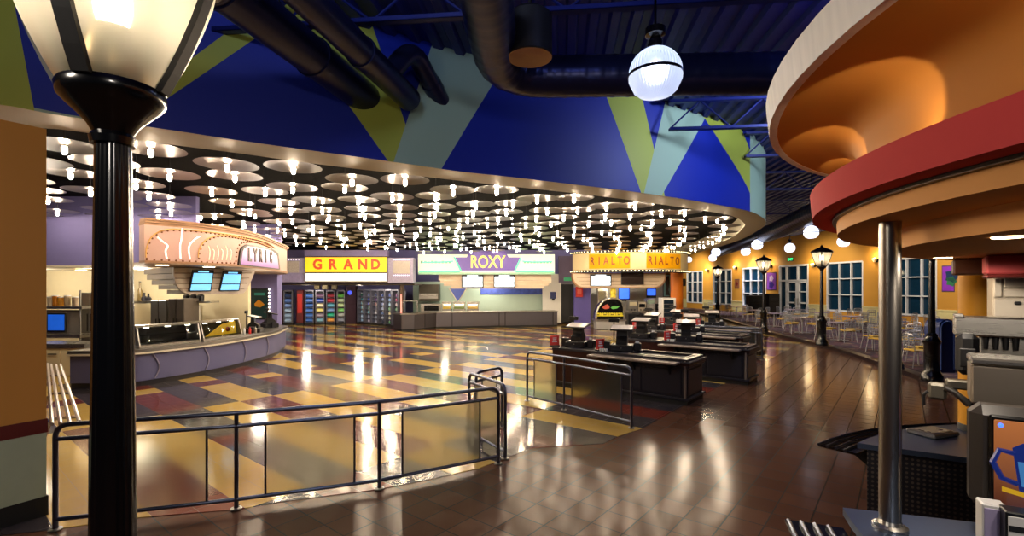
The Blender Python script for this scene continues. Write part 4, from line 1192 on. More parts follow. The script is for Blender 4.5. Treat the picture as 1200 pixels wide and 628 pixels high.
for pts in ([(184, 278), (190, 283), (196, 288), (193.5, 294), (195, 303)], [(213, 267.5), (212, 280), (210.5, 288), (211, 303.5)], [(222, 304), (220.5, 290), (226, 281.5), (233, 277)]):
    mb = MB(); trace(mb, pts, .018, .03); mb.build('neon_tube', neon_w, mq, smooth=True)
for k in range(6):
    u = 244+k*5
    mb = MB(); trace(mb, [(u, 304.5), (u+1.2, 295), (u-.6, 288+k % 2*4)], .010, .03); mb.build('neon_tube', mat('pink_neon', '#ffd0b8', .3, emit='#ffc8a8', es=1.2, var=0), mq, smooth=True)
# LYRIC sign panel
sign_pts = [(278, 310.6), (278.5, 301), (281, 290), (288, 286.5), (300, 288), (318, 292), (324, 296), (326.2, 303), (326.5, 316)]
def wall_panel(mb, pts, off0, off1, P=MP):
    """panel following the wall: outline top edge pts (u,v) over a straight lower edge"""
    us = [pts[0][0]+(pts[-1][0]-pts[0][0])*k/24 for k in range(25)]
    def topv(u):
        for i in range(len(pts)-1):
            if pts[i][0] <= u <= pts[i+1][0]: return pts[i][1]+(pts[i+1][1]-pts[i][1])*(u-pts[i][0])/max(1e-6, pts[i+1][0]-pts[i][0])
        return pts[-1][1]
    for k in range(25):
        u = us[k]; vb = pts[0][1]+(pts[-1][1]-pts[0][1])*k/24; vt = min(topv(u), vb-.3)
        mb.v += [wallpt(P, u, vb, off0), wallpt(P, u, vt, off0), wallpt(P, u, vt, off1), wallpt(P, u, vb, off1)]
    for k in range(24):
        for q in range(4): mb.face((4*k+q, 4*k+(q+1) % 4, 4*k+4+(q+1) % 4, 4*k+4+q))
    mb.face((3, 2, 1, 0)); mb.face((96, 97, 98, 99))
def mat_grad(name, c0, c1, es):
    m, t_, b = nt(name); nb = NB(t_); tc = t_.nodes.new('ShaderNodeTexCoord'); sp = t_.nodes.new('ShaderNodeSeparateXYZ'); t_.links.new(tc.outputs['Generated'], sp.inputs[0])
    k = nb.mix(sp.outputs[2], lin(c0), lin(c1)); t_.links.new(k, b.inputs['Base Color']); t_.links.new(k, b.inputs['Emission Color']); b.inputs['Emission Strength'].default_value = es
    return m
mb = MB(); wall_panel(mb, sign_pts, -.01, .05); mb.build('sign_frame', mat('sign_black_frame', '#1c1010', .4), mq)
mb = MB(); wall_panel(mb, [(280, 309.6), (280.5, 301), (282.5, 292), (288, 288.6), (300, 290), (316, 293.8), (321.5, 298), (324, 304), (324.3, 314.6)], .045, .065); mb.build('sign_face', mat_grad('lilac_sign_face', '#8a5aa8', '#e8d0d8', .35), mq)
for ch, u, v in zip('LYRIC', (289.5, 296, 302.5, 308.5, 314.5), (299, 299.6, 300.3, 301, 301.8)):
    p, tt = on_path(MP, u); n = Vector((tt.y, -tt.x, 0)); q = wallpt(MP, u, v, .07)
    mb = MB(); add_text(mb, ch, q, .5, math.atan2(n.y, n.x), .012, .02, .85)
    mb.build('letter', mat('sign_dark_letters', '#2a0c10', .4), mq)
# downlights in the soffit
for (u, v) in ((95, 316), (190, 310), (245, 312), (290, 316)):
    p = Z(u, v+.6, 2.84); mb = MB(); mb.lathe([(1e-4, -.012), (.12, -.012), (.14, 0)], p, 16); q = mb.build('recessed_light', lamp_disc, mq); 
# bulkhead stepped like an upside-down wedding cake, carrying two menu screens
BP = resample([Vector((U(196, 12.35), 12.35, 0)), Vector((U(303, 14.15), 14.15, 0))], 30)
bk = thing('menu_bulkhead', 'rounded cream bulkhead under the pink marquee carrying two blue menu screens', 'bulkhead', BP[15])
def sub(P, u0, u1, n=16): return [on_path(P, u0+(u1-u0)*k/(n-1))[0] for k in range(n)]
def outline_panel(mb, P, u0, u1, vtop, vbot, off0, off1, n=30):
    for k in range(n+1):
        u = u0+(u1-u0)*k/n
        mb.v += [wallpt(P, u, vbot(u), off0), wallpt(P, u, vtop(u), off0), wallpt(P, u, vtop(u), off1), wallpt(P, u, vbot(u), off1)]
    for k in range(n):
        for q in range(4): mb.face((4*k+q, 4*k+(q+1) % 4, 4*k+4+(q+1) % 4, 4*k+4+q))
    mb.face((3, 2, 1, 0)); mb.face((4*n, 4*n+1, 4*n+2, 4*n+3))
def vb_(u):
    if u < 222: return 344.5-25*(1-math.sqrt(max(0, 1-((222-u)/19.5)**2)))
    if u > 284: return 344-26*((u-284)/14)**1.4
    return 344.5-.5*(u-222)/62
def vt_(u): return min(313.6+.03*(u-202), vb_(u)-.5)
mb = MB(); outline_panel(mb, BP, 202.6, 297.5, vt_, vb_, -.02, .05); mb.build('front_panel', mat('pale_bulkhead_front', '#b9aea6', .5), bk)
for v in (320, 326, 332, 338):
    mb = MB(); ua = 204+max(0, v-325)*.45; ub = 296-max(0, v-316)*.5
    a_, b_ = wallpt(BP, ua, v, .055), wallpt(BP, ub, v-.2, .055); mb.tube([a_, b_], .012, 4); mb.build('groove', mat('groove_grey_brown', '#8a7c70', .6), bk)
zs = [2.84, 2.68, 2.52, 2.38, 2.25, 2.12]
e0 = wallpt(BP, 203, 320)
tdir = (BP[-1]-BP[0]).normalized(); bdir = Vector((-tdir.y, tdir.x, 0))
for k in range(5):
    q0 = Vector((e0.x, e0.y, 0))+tdir*(.02+.09*k*k*.25)+bdir*.02
    mb = MB(); ln_ = 2.3-.16*k
    mb.prism([(q0.x, q0.y), (q0.x+bdir.x*ln_-tdir.x*.0, q0.y+bdir.y*ln_), (q0.x+bdir.x*ln_+tdir.x*1.2, q0.y+bdir.y*ln_+tdir.y*1.2), (q0.x+tdir.x*1.2, q0.y+tdir.y*1.2)], zs[k+1], zs[k]-.012); mb.build('side_tier', mat('brown_bulkhead_side', '#8d7860', .5), bk)
for (us, vt, vb, lb) in (((219.5, 247), 316.5, 341.5, 'left blue menu screen on the rounded bulkhead under the pink marquee'), ((255, 280), 318, 341, 'right blue menu screen on the rounded bulkhead under the pink marquee')):
    u0, u1 = us
    menu_screen(lb, [wallpt(BP, u0, vb, .10), wallpt(BP, u1-1.5, vb-.3, .10), wallpt(BP, u1, vt+.5, .22), wallpt(BP, u0+3, vt, .22)], menu_blue)

# kitchen behind the left counter
yk = 16.5
mb = MB(); mb.bbox((-24, yk, 0), (U(291, yk), yk+.15, 3.5)); struct(mb.build('wall_kitchen_left', kitchen_wall))
mb = MB(); mb.bbox((-20, 13.6, 2.92), (U(168, 11.2)-.35, 13.75, 4.85)); struct(mb.build('wall_kitchen_header', lavender))
mb = MB(); mb.bbox((-20, 13.6, 2.88), (U(240, yk), yk, 2.92)); struct(mb.build('ceiling_kitchen', cream_paint))
for k, (u, v) in enumerate(((70, 318.4), (104, 314), (167, 315.5))):
    p = Z(u, v, 2.88); t = thing('recessed_light', ['recessed kitchen light nearest the orange wall end', 'recessed kitchen light left of the near street lamp', 'recessed kitchen light right of the near street lamp'][k], 'ceiling light', p)
    mb = MB(); mb.lathe([(1e-4, -.012), (.15, -.012), (.15, -.0)], p, 18); mb.build('lens', lamp_disc, t)
    mb = MB(); mb.lathe([(.15, -.015), (.18, -.015), (.18, 0), (.15, 0)], p, 18, closed_prof=True); mb.build('trim_ring', white_plastic, t)
# steel serving counter at the far left
y = 12.6
t = thing('steel_counter', 'steel serving counter beyond the three-tube tray rail at the far left', 'counter', (U(75, y), y, 0))
mb = MB(); bxz(mb, 30, 98, 408, 470, y, .7); mb.build('body', kitchen_wall, t)
mb = MB(); bxz(mb, 30, 99, 403, 408, y-.05, .8); mb.build('counter_top', steel, t)
for u0, u1 in ((52, 70), (72, 95)):
    mb = MB(); bxz(mb, u0, u1, 411, 440, y-.025, .03); d_ = mb.build('door', kitchen_wall, t)
    mb = MB(); mb.tube([D((u0+u1)/2-5, 415, y-.06), D((u0+u1)/2+5, 415, y-.06)], .015, 6); mb.build('handle', black_plastic, d_)
y = 14.2
t = thing('food_shelf', 'steel back shelf with a glass guard and orange tubs at the far left', 'shelf', (U(75, y), y, .9))
mb = MB(); bxz(mb, 40, 96, 359, 362, y, .5); mb.build('shelf_board', steel, t)
mb = MB(); bxz(mb, 40, 94, 392, 396, y, .5); mb.build('lower_board', steel, t)
for u in (41, 94):
    mb = MB(); mb.tube([D(u, 340, y+.1), D(u, 404, y+.1)], .025, 8); mb.build('upright', steel_dim, t)
mb = MB(); bxz(mb, 42, 93, 363, 391, y+.35, .04); mb.build('back_panel', mat('satin_panel', '#a09a94', .4, .2), t)
for k, (u, c, lb) in enumerate(((59, '#c8b8a0', 'cream tub on the steel back shelf at the far left'), (65, '#c07818', 'orange tub on the steel back shelf, left of the amber one'), (71.5, '#c88a28', 'amber tub on the steel back shelf'), (79, '#a89478', 'pale brown carton on the steel back shelf'), (88, '#96826c', 'brown carton at the right end of the steel back shelf'))):
    q = thing('food_tub', lb, 'tub', D(u, 359, y+.2)); r = .07
    mb = MB(); mb.lathe([(1e-4, 0), (r, 0), (r*1.15, .26+.04*(k % 2)), (1e-4, .26+.04*(k % 2))], n=14); mb.build('body', mat('tub_'+c[1:], c, .4), q, smooth=True, world=False)
    mb = MB(); mb.cyl((0, 0, .26+.04*(k % 2)), r*1.2, .03, 14); mb.build('lid', white_plastic, q, smooth=True, world=False)
t = thing('menu_monitor', 'small glowing blue monitor under the steel back shelf at the far left', 'screen', D(66, 388, y-.1))
mb = MB(); bxz(mb, 55, 76, 367, 389, y-.1, .07); mb.build('case', black_plastic, t)
mb = MB(); bxz(mb, 56, 75, 368.5, 387, y-.11, .012); mb.build('display', mat('deep_blue_screen', '#1c54b8', .2, emit='#1c5cd0', es=.7, var=.3, scale=4), t)
y = 15.0
def fridge(label, u0, u1, v0, v1, y, m=steel_dim):
    t = thing('steel_fridge', label, 'fridge', (U((u0+u1)/2, y), y, 0))
    x0, x1 = U(u0, y), U(u1, y); z1 = hz(v0, y)
    mb = MB(); mb.bbox((x0, y, .1), (x1, y+.7, z1)); mb.build('body', m, t)
    for k in range(2):
        a, b = x0+(x1-x0)*k/2, x0+(x1-x0)*(k+1)/2
        mb = MB(); mb.cbox(((a+b)/2, y-.02, (z1+.2)/2+.05), (b-a-.02, .04, z1-.3), .01); d_ = mb.build('door', m, t)
        mb = MB(); mb.tube([((b-.05) if k == 0 else (a+.05), y-.07, z1*.45), ((b-.05) if k == 0 else (a+.05), y-.07, z1*.7)], .014, 8); mb.build('handle', black_plastic, d_)
    mb = MB(); mb.bbox((x0+.02, y+.02, 0), (x1-.02, y+.66, .1)); mb.build('plinth', black_matt, t)
    return t
fridge('tall steel fridge just left of the near street lamp', 96, 117, 343, 410, 15.0)
fridge('steel fridge against the cream wall right of the near street lamp', 177, 196, 352, 400, 15.2)
fridge('brown-grey steel fridge left of the white wall panel behind the curved counter', 198, 216, 350, 400, 15.0, mat('brown_grey_steel', '#6f6862', .4, .8))
y = 15.6
t = thing('wall_shelf', 'long steel wall shelf behind the curved counter', 'shelf', D(185, 354, y))
mb = MB(); bxz(mb, 157, 178, 353, 355.5, y, .5); mb.build('shelf_board', steel, t)
mb = MB(); bxz(mb, 216, 246, 353, 355, y, .5); mb.build('shelf_board', steel, t)
for k, (u, h, c, lb) in enumerate(((164, .62, '#5a4a28', 'tall dark bottle on the wall shelf right of the near street lamp'), (169, .25, '#26252a', 'small black jug on the wall shelf right of the near street lamp'), (174, .22, '#202026', 'black jug at the right of the wall shelf'))):
    q = thing('bottle' if k == 0 else 'jug', lb, 'bottle' if k == 0 else 'jug', D(u, 353, y+.2))
    mb = MB(); mb.lathe([(1e-4, 0), (.08, 0), (.085, h*.5), (.03, h*.7), (.028, h), (1e-4, h)], n=12); mb.build('body', mat('bottle_'+c[1:], c, .3), q, smooth=True, world=False)
    mb = MB(); mb.cyl((0, 0, h), .032, .03, 10); mb.build('cap', black_plastic, q, world=False)
for k, u in enumerate((219, 227, 235)):
    q = thing('warmer_jar', ['left dark jar on the shelf behind the stepped bulkhead', 'middle dark jar on the shelf behind the stepped bulkhead', 'right dark jar on the shelf behind the stepped bulkhead'][k], 'jar', D(u, 353, y+.2))
    mb = MB(); mb.lathe([(1e-4, 0), (.1, 0), (.11, .18), (.07, .22), (1e-4, .22)], n=14); mb.build('body', black_plastic, q, smooth=True, world=False)
    mb = MB(); mb.cyl((0, 0, .22), .03, .04, 10); mb.build('knob', steel, q, world=False)
t = thing('wall_panel', 'white wall panel with two small outlets behind the curved counter', 'panel', D(224, 392, 16.4))
mb = MB(); bxz(mb, 217, 233, 357, 400, 16.4, .08); mb.build('panel', white_paint, t)
for u in (216.5+1.5, 221):
    mb = MB(); bxz(mb, u, u+2, 371, 375, 16.38, .03); mb.build('outlet', grey_plastic, t)
# lavender pier with a film poster
y = 19.6
mb = MB(); mb.bbox((U(286, y), y, 0), (U(325, y), y+.4, 4.85)); struct(mb.build('wall_pier_lavender', lavender))
t = thing('film_poster', 'dark teal poster with an orange shape, between rows of white lights, beside the curved counter', 'poster', D(304, 372, y))
mb = MB(); bxz(mb, 294, 314, 338, 374, y-.04, .05); mb.build('frame', black_matt, t)
mb = MB(); bxz(mb, 295, 313, 339.5, 372.5, y-.05, .02); mb.build('print', mat('teal_poster', '#10343c', .3, var=.5, scale=2), t)
mb = MB(); P = [D(u, v, y-.06) for u, v in ((298, 356), (303, 351), (308, 355), (310, 357), (305, 360), (299, 359))]; mb.slab(P, (0, .015, 0)); mb.build('print_shape', mat('orange_poster_shape', '#c88a20', .4), t)
mb = MB(); bxz(mb, 298, 310, 343, 346, y-.06, .015); mb.build('print_title', mat('teal_title', '#2a8a8a', .4), t)
for u in (291.5, 315.5):
    mb = MB()
    for k in range(9): mb.ball(D(u, 339+k*4.2, y-.05), .045, 8, 5)
    mb.build('light_row', mat('poster_bulbs', '#fff4e0', .4, emit='#fff0d8', es=2.5, var=0), t, smooth=True)

# ================================================================== GRAND stand: snack racks and drinks coolers
yg = 27.0
t = thing('marquee', 'lavender marquee with the yellow GRAND sign above a white light box', 'marquee', (U(405, yg), yg, 2.5))
lav_pat = mat('speckled_lavender_panel', '#9a94b0', .5, var=.35, scale=14)
mb = MB(); bxz(mb, 322, 357.5, 302, 331, yg, .8); mb.build('left_wing', lav_pat, t)
mb = MB(); bxz(mb, 453.5, 484, 302, 331, yg, .8); mb.build('right_wing', lav_pat, t)
mb = MB(); bxz(mb, 316, 352, 319.5, 330.5, yg-.35, .4); mb.build('lower_ledge', mat('pale_lilac_ledge', '#8f88b4', .5, var=.25, scale=10), t)
mb = MB(); bxz(mb, 357, 454, 300.2, 331, yg-.1, .5); mb.build('sign_case', mat('bronze_sign_case', '#4a3a26', .4), t)
mb = MB(); bxz(mb, 358, 453, 301.5, 318.7, yg-.13, .05); mb.build('sign_face', mat('lit_yellow_sign', '#f0c818', .4, emit='#f0c010', es=.8, var=.04), t)
mb = MB(); bxz(mb, 358, 453, 320.3, 329.3, yg-.13, .05); mb.build('light_box', mat('lit_white_box', '#eef2e8', .4, emit='#f4f8ee', es=.9, var=.03), t)
for ch, u in zip('GRAND', (372, 389.5, 408, 425, 440)):
    mb = MB(); add_text(mb, ch, D(u, 310.2, yg-.14), .74, -PI/2, .012, .03, .95)
    mb.build('letter', mat('sign_red_letters', '#d04a18', .4, emit='#d04010', es=.3, var=0), t)
for (u0, u1) in ((326, 350), (461, 480)):
    mb = MB(); bxz(mb, u0, u1, 306, 320.5, yg-.04, .05); mb.build('wing_panel', mat('grey_speckle', '#b0a8a0', .5, var=.4, scale=20), t)
    mb = MB()
    for k in range(9): mb.ball(D(u0+(u1-u0)*k/8, 304.3, yg-.03), .04, 6, 4); mb.ball(D(u0+(u1-u0)*k/8, 322.5, yg-.03), .04, 6, 4)
    mb.build('wing_bulbs', mat('pale_bulb_dots', '#e8e0f0', .4, emit='#e8e0ff', es=.9, var=0), t)
mb = MB(); bxz(mb, 357, 454, 293, 300, yg+.2, .4); mb.build('top_panel', mat('lilac_top_panel', '#8a80b0', .5), t)
mb = MB(); mb.bbox((U(316, 27.4), 27.3, 2.45), (U(486, 27.4), 33, 2.52)); mb.build('soffit', mat('dark_soffit', '#3a3024', .6), t)
# racks
g0_, g1_ = F(325, 381.5), F(405, 380.3)
rdir = (g1_-g0_).normalized(); raz = math.atan2(rdir.y, rdir.x)
rack_m = mat('grey_rack_steel', '#6a6a78', .4, .5)
def rack(label, u0, u1, P0, rd, H, kind):
    """one narrow unit standing on the line P0 + rd*s"""
    def s_at(u):
        k = (u-600)/FP; return (k*P0.y-P0.x)/(rd.x-k*rd.y)
    s0, s1 = s_at(u0), s_at(u1); c = P0+rd*((s0+s1)/2); W = s1-s0
    t = thing('snack_rack' if kind == 'rack' else ('drinks_cooler' if kind == 'cooler' else 'red_locker'), label, 'rack' if kind == 'rack' else ('cooler' if kind == 'cooler' else 'panel'), (c.x, c.y, 0), math.atan2(rd.y, rd.x))
    w = dict(world=False)
    mb = MB(); mb.bbox((-W/2, .05, 0), (W/2, .55, .12)); mb.build('plinth', black_matt, t, **w)
    if kind == 'panel':
        mb = MB(); mb.cbox((0, .3, H/2+.06), (W, .5, H-.12), .03); mb.build('body', mat('dark_red_panel', '#5a1e22', .4), t, **w)
        mb = MB(); mb.cbox((0, .04, H*.62), (W*.7, .03, H*.55), .01); mb.build('front_panel', mat('bright_red_panel', '#b02a28', .35), t, **w)
        return t, W
    for x in (-W/2+.025, W/2-.025):
        mb = MB(); mb.bbox((x-.025, .02, .12), (x+.025, .55, H)); mb.build('side_frame', rack_m, t, **w)
    mb = MB(); mb.bbox((-W/2, .02, H-.08), (W/2, .55, H)); mb.build('top', rack_m, t, **w)
    mb = MB(); mb.bbox((-W/2, .5, .12), (W/2, .55, H-.05)); mb.build('back', mat('rack_back', '#282638', .5), t, **w)
    for k in range(6 if kind == 'rack' else 7):
        z = .16+(H-.34)*k/(6 if kind == 'rack' else 7)
        mb = MB(); mb.bbox((-W/2+.04, .08, z), (W/2-.04, .5, z+.015)); mb.build('shelf', rack_m, t, **w)
    if kind == 'cooler':
        mb = MB(); mb.bbox((-W/2+.05, .47, .2), (-W/2+.08, .5, H-.15)); mb.build('light_strip', mat('cooler_light', '#e0ecff', .4, emit='#cfe4ff', es=9, var=0), t, **w)
        mb = MB(); mb.tube([(W/2-.04, -.02, .8), (W/2-.04, -.02, 1.4)], .014, 6); mb.build('handle', steel, t, **w)
    return t, W
BAG = {}
def bag(label, root, x, z, c, w_, h_, group):
    key = (c, round(w_, 2))
    if key in BAG: return dup(BAG[key], LP(root, x, .2, z), root.rotation_euler.z, label, group)
    t = thing('snack_bag', label, 'snack bag', LP(root, x, .2, z), root.rotation_euler.z, group)
    mb = MB(); P = [(-w_/2, -.02, .0), (w_/2, -.02, .0), (w_/2*.94, -.1, h_*.3), (w_/2, -.08, h_*.6), (w_/2*.96, .02, h_), (-w_/2*.96, .02, h_), (-w_/2, -.08, h_*.6), (-w_/2*.94, -.1, h_*.3)]
    mb.add(P+[(x_, .12, z_) for x_, _, z_ in P], [(0, 1, 2, 7), (7, 2, 3, 6), (6, 3, 4, 5), (8, 15, 10, 9), (15, 14, 11, 10), (14, 13, 12, 11), (0, 8, 9, 1), (1, 9, 10, 2), (2, 10, 11, 3), (3, 11, 12, 4), (4, 12, 13, 5), (5, 13, 14, 6), (6, 14, 15, 7), (7, 15, 8, 0)])
    mb.build('bag', mat('bag_'+c[1:], c, .35, var=.2, scale=8), t, world=False)
    BAG[key] = t; return t
rk = [('panel', 325.5, 330.5, 'tall red panel unit at the far left of the snack racks', None),
      ('rack', 332, 342.5, 'narrow rack of pale blue snack bags between two red panel units', ['#9ab8e0']*3+['#7a98d8', '#5878c0', '#30406a']),
      ('panel', 347, 355, 'tall red panel unit left of the all-blue snack rack', None),
      ('rack', 357, 367.5, 'snack rack filled with blue bags', ['#3a6ac0']*6),
      ('rack', 369.5, 380, 'snack rack with blue, yellow and white bags', ['#7ab0d0', '#9a90a8', '#d8d078', '#e0d8b8', '#2a48b0', '#6a4a70']),
      ('rack', 382, 392.5, 'snack rack with orange, teal and red bags', ['#d89848', '#20a888', '#6a90c8', '#5aa0c0', '#a83040', '#8a2838']),
      ('rack', 394.5, 404, 'snack rack with green and white bags', ['#8890a8', '#a8b0b0', '#70b868', '#b0c898', '#a8c0a0', '#58a048'])]
for kind, u0, u1, lb, cols_ in rk:
    t, W = rack(lb, u0, u1, g0_, rdir, 2.15, kind)
    if cols_:
        for k, c in enumerate(cols_):
            z = .16+(2.15-.34)*k/6+.015
            word = ['lowest', 'second lowest', 'third lowest', 'third from top', 'second from top', 'topmost'][k]
            bag('snack bag, %s on the %s' % (word, lb.split(' between')[0]), t, 0, z, c, W-.1, .24, 'bags on the %s' % lb.split(' between')[0])
mb = MB(); a_, b_ = F(405.5, 380.2), F(417, 379.5); mb.slab([(a_.x, a_.y, 0), (b_.x, b_.y, 0), (b_.x, b_.y, 2.4), (a_.x, a_.y, 2.4)], (0, .4, 0)); 
t = thing('corner_panel', 'dark maroon corner panel between the snack racks and the drinks coolers', 'panel', ((a_.x+b_.x)/2, a_.y, 0)); mb.build('panel', mat('dark_maroon', '#34202c', .5), t)
mb = MB(); mb.ball(D(410, 343, a_.y-.1), .14, 10, 6); mb.build('emblem_light', mat('blue_emblem', '#4048c0', .4, emit='#4858e0', es=1, var=0), t)
h0, h1 = F(417, 379.5), F(467, 384.3); hdir = (h1-h0).normalized()
BOT = {}
def bottle(label, root, x, z, c, group):
    if c in BOT: return dup(BOT[c], LP(root, x, .25, z), 0, label, group)
    t = thing('drink_bottle', label, 'bottle', LP(root, x, .25, z), 0, group)
    mb = MB(); mb.lathe([(1e-4, 0), (.05, 0), (.052, .11), (.02, .16), (.018, .19), (1e-4, .19)], n=10); mb.build('body', mat('drink_'+c[1:], c, .25, var=.1, emit=c, es=.12), t, smooth=True, world=False)  # bottles glow faintly, cooler light put into their colour
    mb = MB(); mb.cyl((0, 0, .18), .022, .025, 8); mb.build('cap', white_plastic, t, world=False)
    BOT[c] = t; return t
cw = ['first', 'second', 'third', 'fourth', 'fifth', 'rightmost']
ccol = [['#9ab8d8', '#a0b8d0', '#88a8c8', '#6090a8', '#508090', '#40707a', '#305a50'], ['#b0a8c0', '#98a0b8', '#70a8b8', '#58807a', '#4a50a0', '#3a4890', '#304070'], ['#c0c0d0', '#a0a8b8', '#d8d8e0', '#606080', '#805060', '#705080', '#404870'], ['#30384a', '#c8d0e0', '#7088b8', '#b0c0e0', '#90a0d0', '#6070a0', '#3a4880'], ['#308048', '#c8c8b0', '#e0d8b0', '#90d0a0', '#a0c0d8', '#80a0d0', '#5060a0'], ['#405060', '#80b0c8', '#50b890', '#90c8a0', '#d8c8d0', '#a05070', '#704870']]
for i in range(6):
    u0 = 418+i*8.1
    t, W = rack('%s glass-front drinks cooler from the dark corner panel, with blue-lit shelves' % cw[i], u0, u0+7.6, h0, hdir, 2.2, 'cooler')
    for k in range(7):
        z = .16+(2.2-.34)*k/7+.015
        for q in range(3):
            bottle('drink bottle on shelf %s of the %s drinks cooler' % (['one', 'two', 'three', 'four', 'five', 'six', 'seven'][k], cw[i]), t, (q-1)*W*.27, z, ccol[i][k], 'bottles on shelf %d of the %s drinks cooler' % (k+1, cw[i]))
p = F(469.5, 384.6)
t = thing('neon_post', 'pink glowing post at the right end of the drinks coolers', 'light post', p)
mb = MB(); mb.bbox((p.x-.04, p.y, 0), (p.x+.12, p.y+.3, 2.45)); mb.build('post', mat('brown_post', '#4a3828', .5), t)
mb = MB(); mb.tube([(p.x+.04, p.y-.05, .1), (p.x+.04, p.y-.05, 1.9)], .03, 8); mb.build('neon_tube', mat('pink_neon_tube', '#ff9a90', .3, emit='#ff8070', es=2.2, var=0), t, smooth=True)
y = 28.6
for k, (u, c) in enumerate(((372, '#8a7a58'), (381, '#a89a78'), (392, '#6a6048'))):
    q = thing('storage_box', ['left cardboard box on top of the snack racks', 'middle small carton on top of the snack racks', 'right carton on top of the snack racks'][k], 'box', D(u, 338, 30.2)+Vector((0, 0, -.05)))
    mb = MB(); mb.cbox((0, 0, .12), (.3, .25, .24), .01); mb.build('carton', mat('carton_'+c[1:], c, .6), q, world=False)
    mb = MB(); mb.bbox((-.15, -.03, .238), (.15, .03, .244)); mb.build('tape', tan_fascia, q, world=False)

# ================================================================== ROXY stand in the middle
yr = 27.6
t = thing('marquee', 'white, green and purple marquee with the ROXY sign in the middle', 'marquee', (U(570, yr), yr, 3.1))
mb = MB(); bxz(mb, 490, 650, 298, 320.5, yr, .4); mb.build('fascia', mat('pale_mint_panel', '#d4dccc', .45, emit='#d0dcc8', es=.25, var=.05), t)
mb = MB(); mb.slab([D(532, 301.5, yr-.03), D(611, 301.5, yr-.03), D(604, 317, yr-.03), D(539.5, 317, yr-.03)], (0, .03, 0)); mb.build('centre_panel', mat('purple_sign_panel', '#5a4494', .4, emit='#4a3a90', es=.3, var=.12), t)
mb = MB(); mb.slab([D(551, 294.5, yr-.03), D(592, 294.5, yr-.03), D(596, 301.5, yr-.03), D(547, 301.5, yr-.03)], (0, .03, 0)); mb.build('crest_panel', mat('purple_sign_panel', '#5a4494'), t)
mb = MB(); add_text(mb, 'ROXY', D(571.5, 307.4, yr-.04), .98, -PI/2, .02, .018, .74); mb.build('lettering', mat('yellow_letters', '#d8c060', .4, emit='#e0c858', es=.7, var=0), t)
neon_g = mat('green_neon', '#50d890', .3, emit='#48d888', es=1.5, var=0)
for s in ([(532, 301), (540, 317.5)], [(611, 301), (603.5, 317.5)], [(491, 318.2), (539, 318.2)], [(604, 318.2), (649, 318.2)], [(495, 307.5), (520, 307), (531, 306)], [(612, 306), (625, 307), (647, 306.5)]):
    mb = MB(); mb.tube([D(u, v, yr-.05) for u, v in s], .045, 6); mb.build('neon_tube', neon_g, t, smooth=True)
for (u0, u1) in ((493, 530), (614, 648)):
    mb = MB()
    n_ = 9
    for k in range(n_):
        uu = u0+(u1-u0)*k/n_
        bxz(mb, uu, uu+(u1-u0)/n_*.6, 305.5+(k*7 % 3)*.4, 308.5, yr-.02, .03)
    mb.build('fret_pattern', mat('mint_fret', '#6aa088', .5), t)
mb = MB(); bxz(mb, 490, 650, 319.3, 321.5, yr-.02, .5); mb.build('bottom_edge', mat('mint_edge', '#98c0a8', .45), t)
t = thing('menu_bulkhead', 'cream ribbed bulkhead under the ROXY sign carrying two white menu screens', 'bulkhead', (U(570, yr), yr+.4, 2.4))
for k in range(5):
    v0, v1 = 321.5+k*3.4, 321.5+(k+1)*3.4-.3
    mb = MB(); bxz(mb, 514+[0, 0, 2, 6, 14][k], 646-[0, 0, 0, 1, 3][k]*3, v0, v1, yr+.35+.02*k, .5); mb.build('tier', stripe_panel, t)
for (u0, u1, lb) in ((541, 566.5, 'left white menu screen under the ROXY sign'), (578.5, 603.5, 'right white menu screen under the ROXY sign')):
    yy = yr+.25
    menu_screen(lb, [D(u0, 336.8, yy), D(u1, 336.8, yy), D(u1, 322, yy), D(u0, 322, yy)], menu_white)
# counter
P = [F(471, 388.5), F(485, 388), F(511, 385.3), F(580, 384), F(653, 383)]
P = [P[0]+Vector((-.6, .8, 0))]+P
t = thing('serving_counter', 'long straight grey steel serving counter under the ROXY sign', 'counter', P[3])
mb = MB(); mb.ribbon(xy(P), .0, .12, .6); mb.build('kick', black_matt, t)
mb = MB(); mb.ribbon(xy(inset(P, -.03)), .12, .88, .7); mb.build('front', mat_brushed('grey_counter_steel', '#6e6c74', .35, (4, 4, 60)), t)
mb = MB(); mb.ribbon(xy(inset(P, -.12)), .88, .95, .9); mb.build('counter_top', steel, t)
for u in (498, 530, 585, 592, 648):
    k_ = on_path(P, u)[0]; mb = MB(); mb.bbox((k_.x-.02, k_.y-.06, .12), (k_.x+.02, k_.y-.02, .88)); mb.build('seam', black_matt, t)
# sneeze guard at the left bend
t = thing('glass_guard', 'small glass guard on the left bend of the ROXY counter', 'guard', D(478, 366, 25.5))
mb = MB(); bxz(mb, 472, 489, 353, 366, 25.6, .02); mb.build('glass', glass, t)
mb = MB(); bxz(mb, 472, 489, 352.3, 353.3, 25.6, .25); mb.build('top_bar', steel, t)
for u in (472, 489):
    mb = MB(); mb.tube([D(u, 353, 25.62), D(u, 366.5, 25.62)], .025, 6); mb.build('post', steel, t)
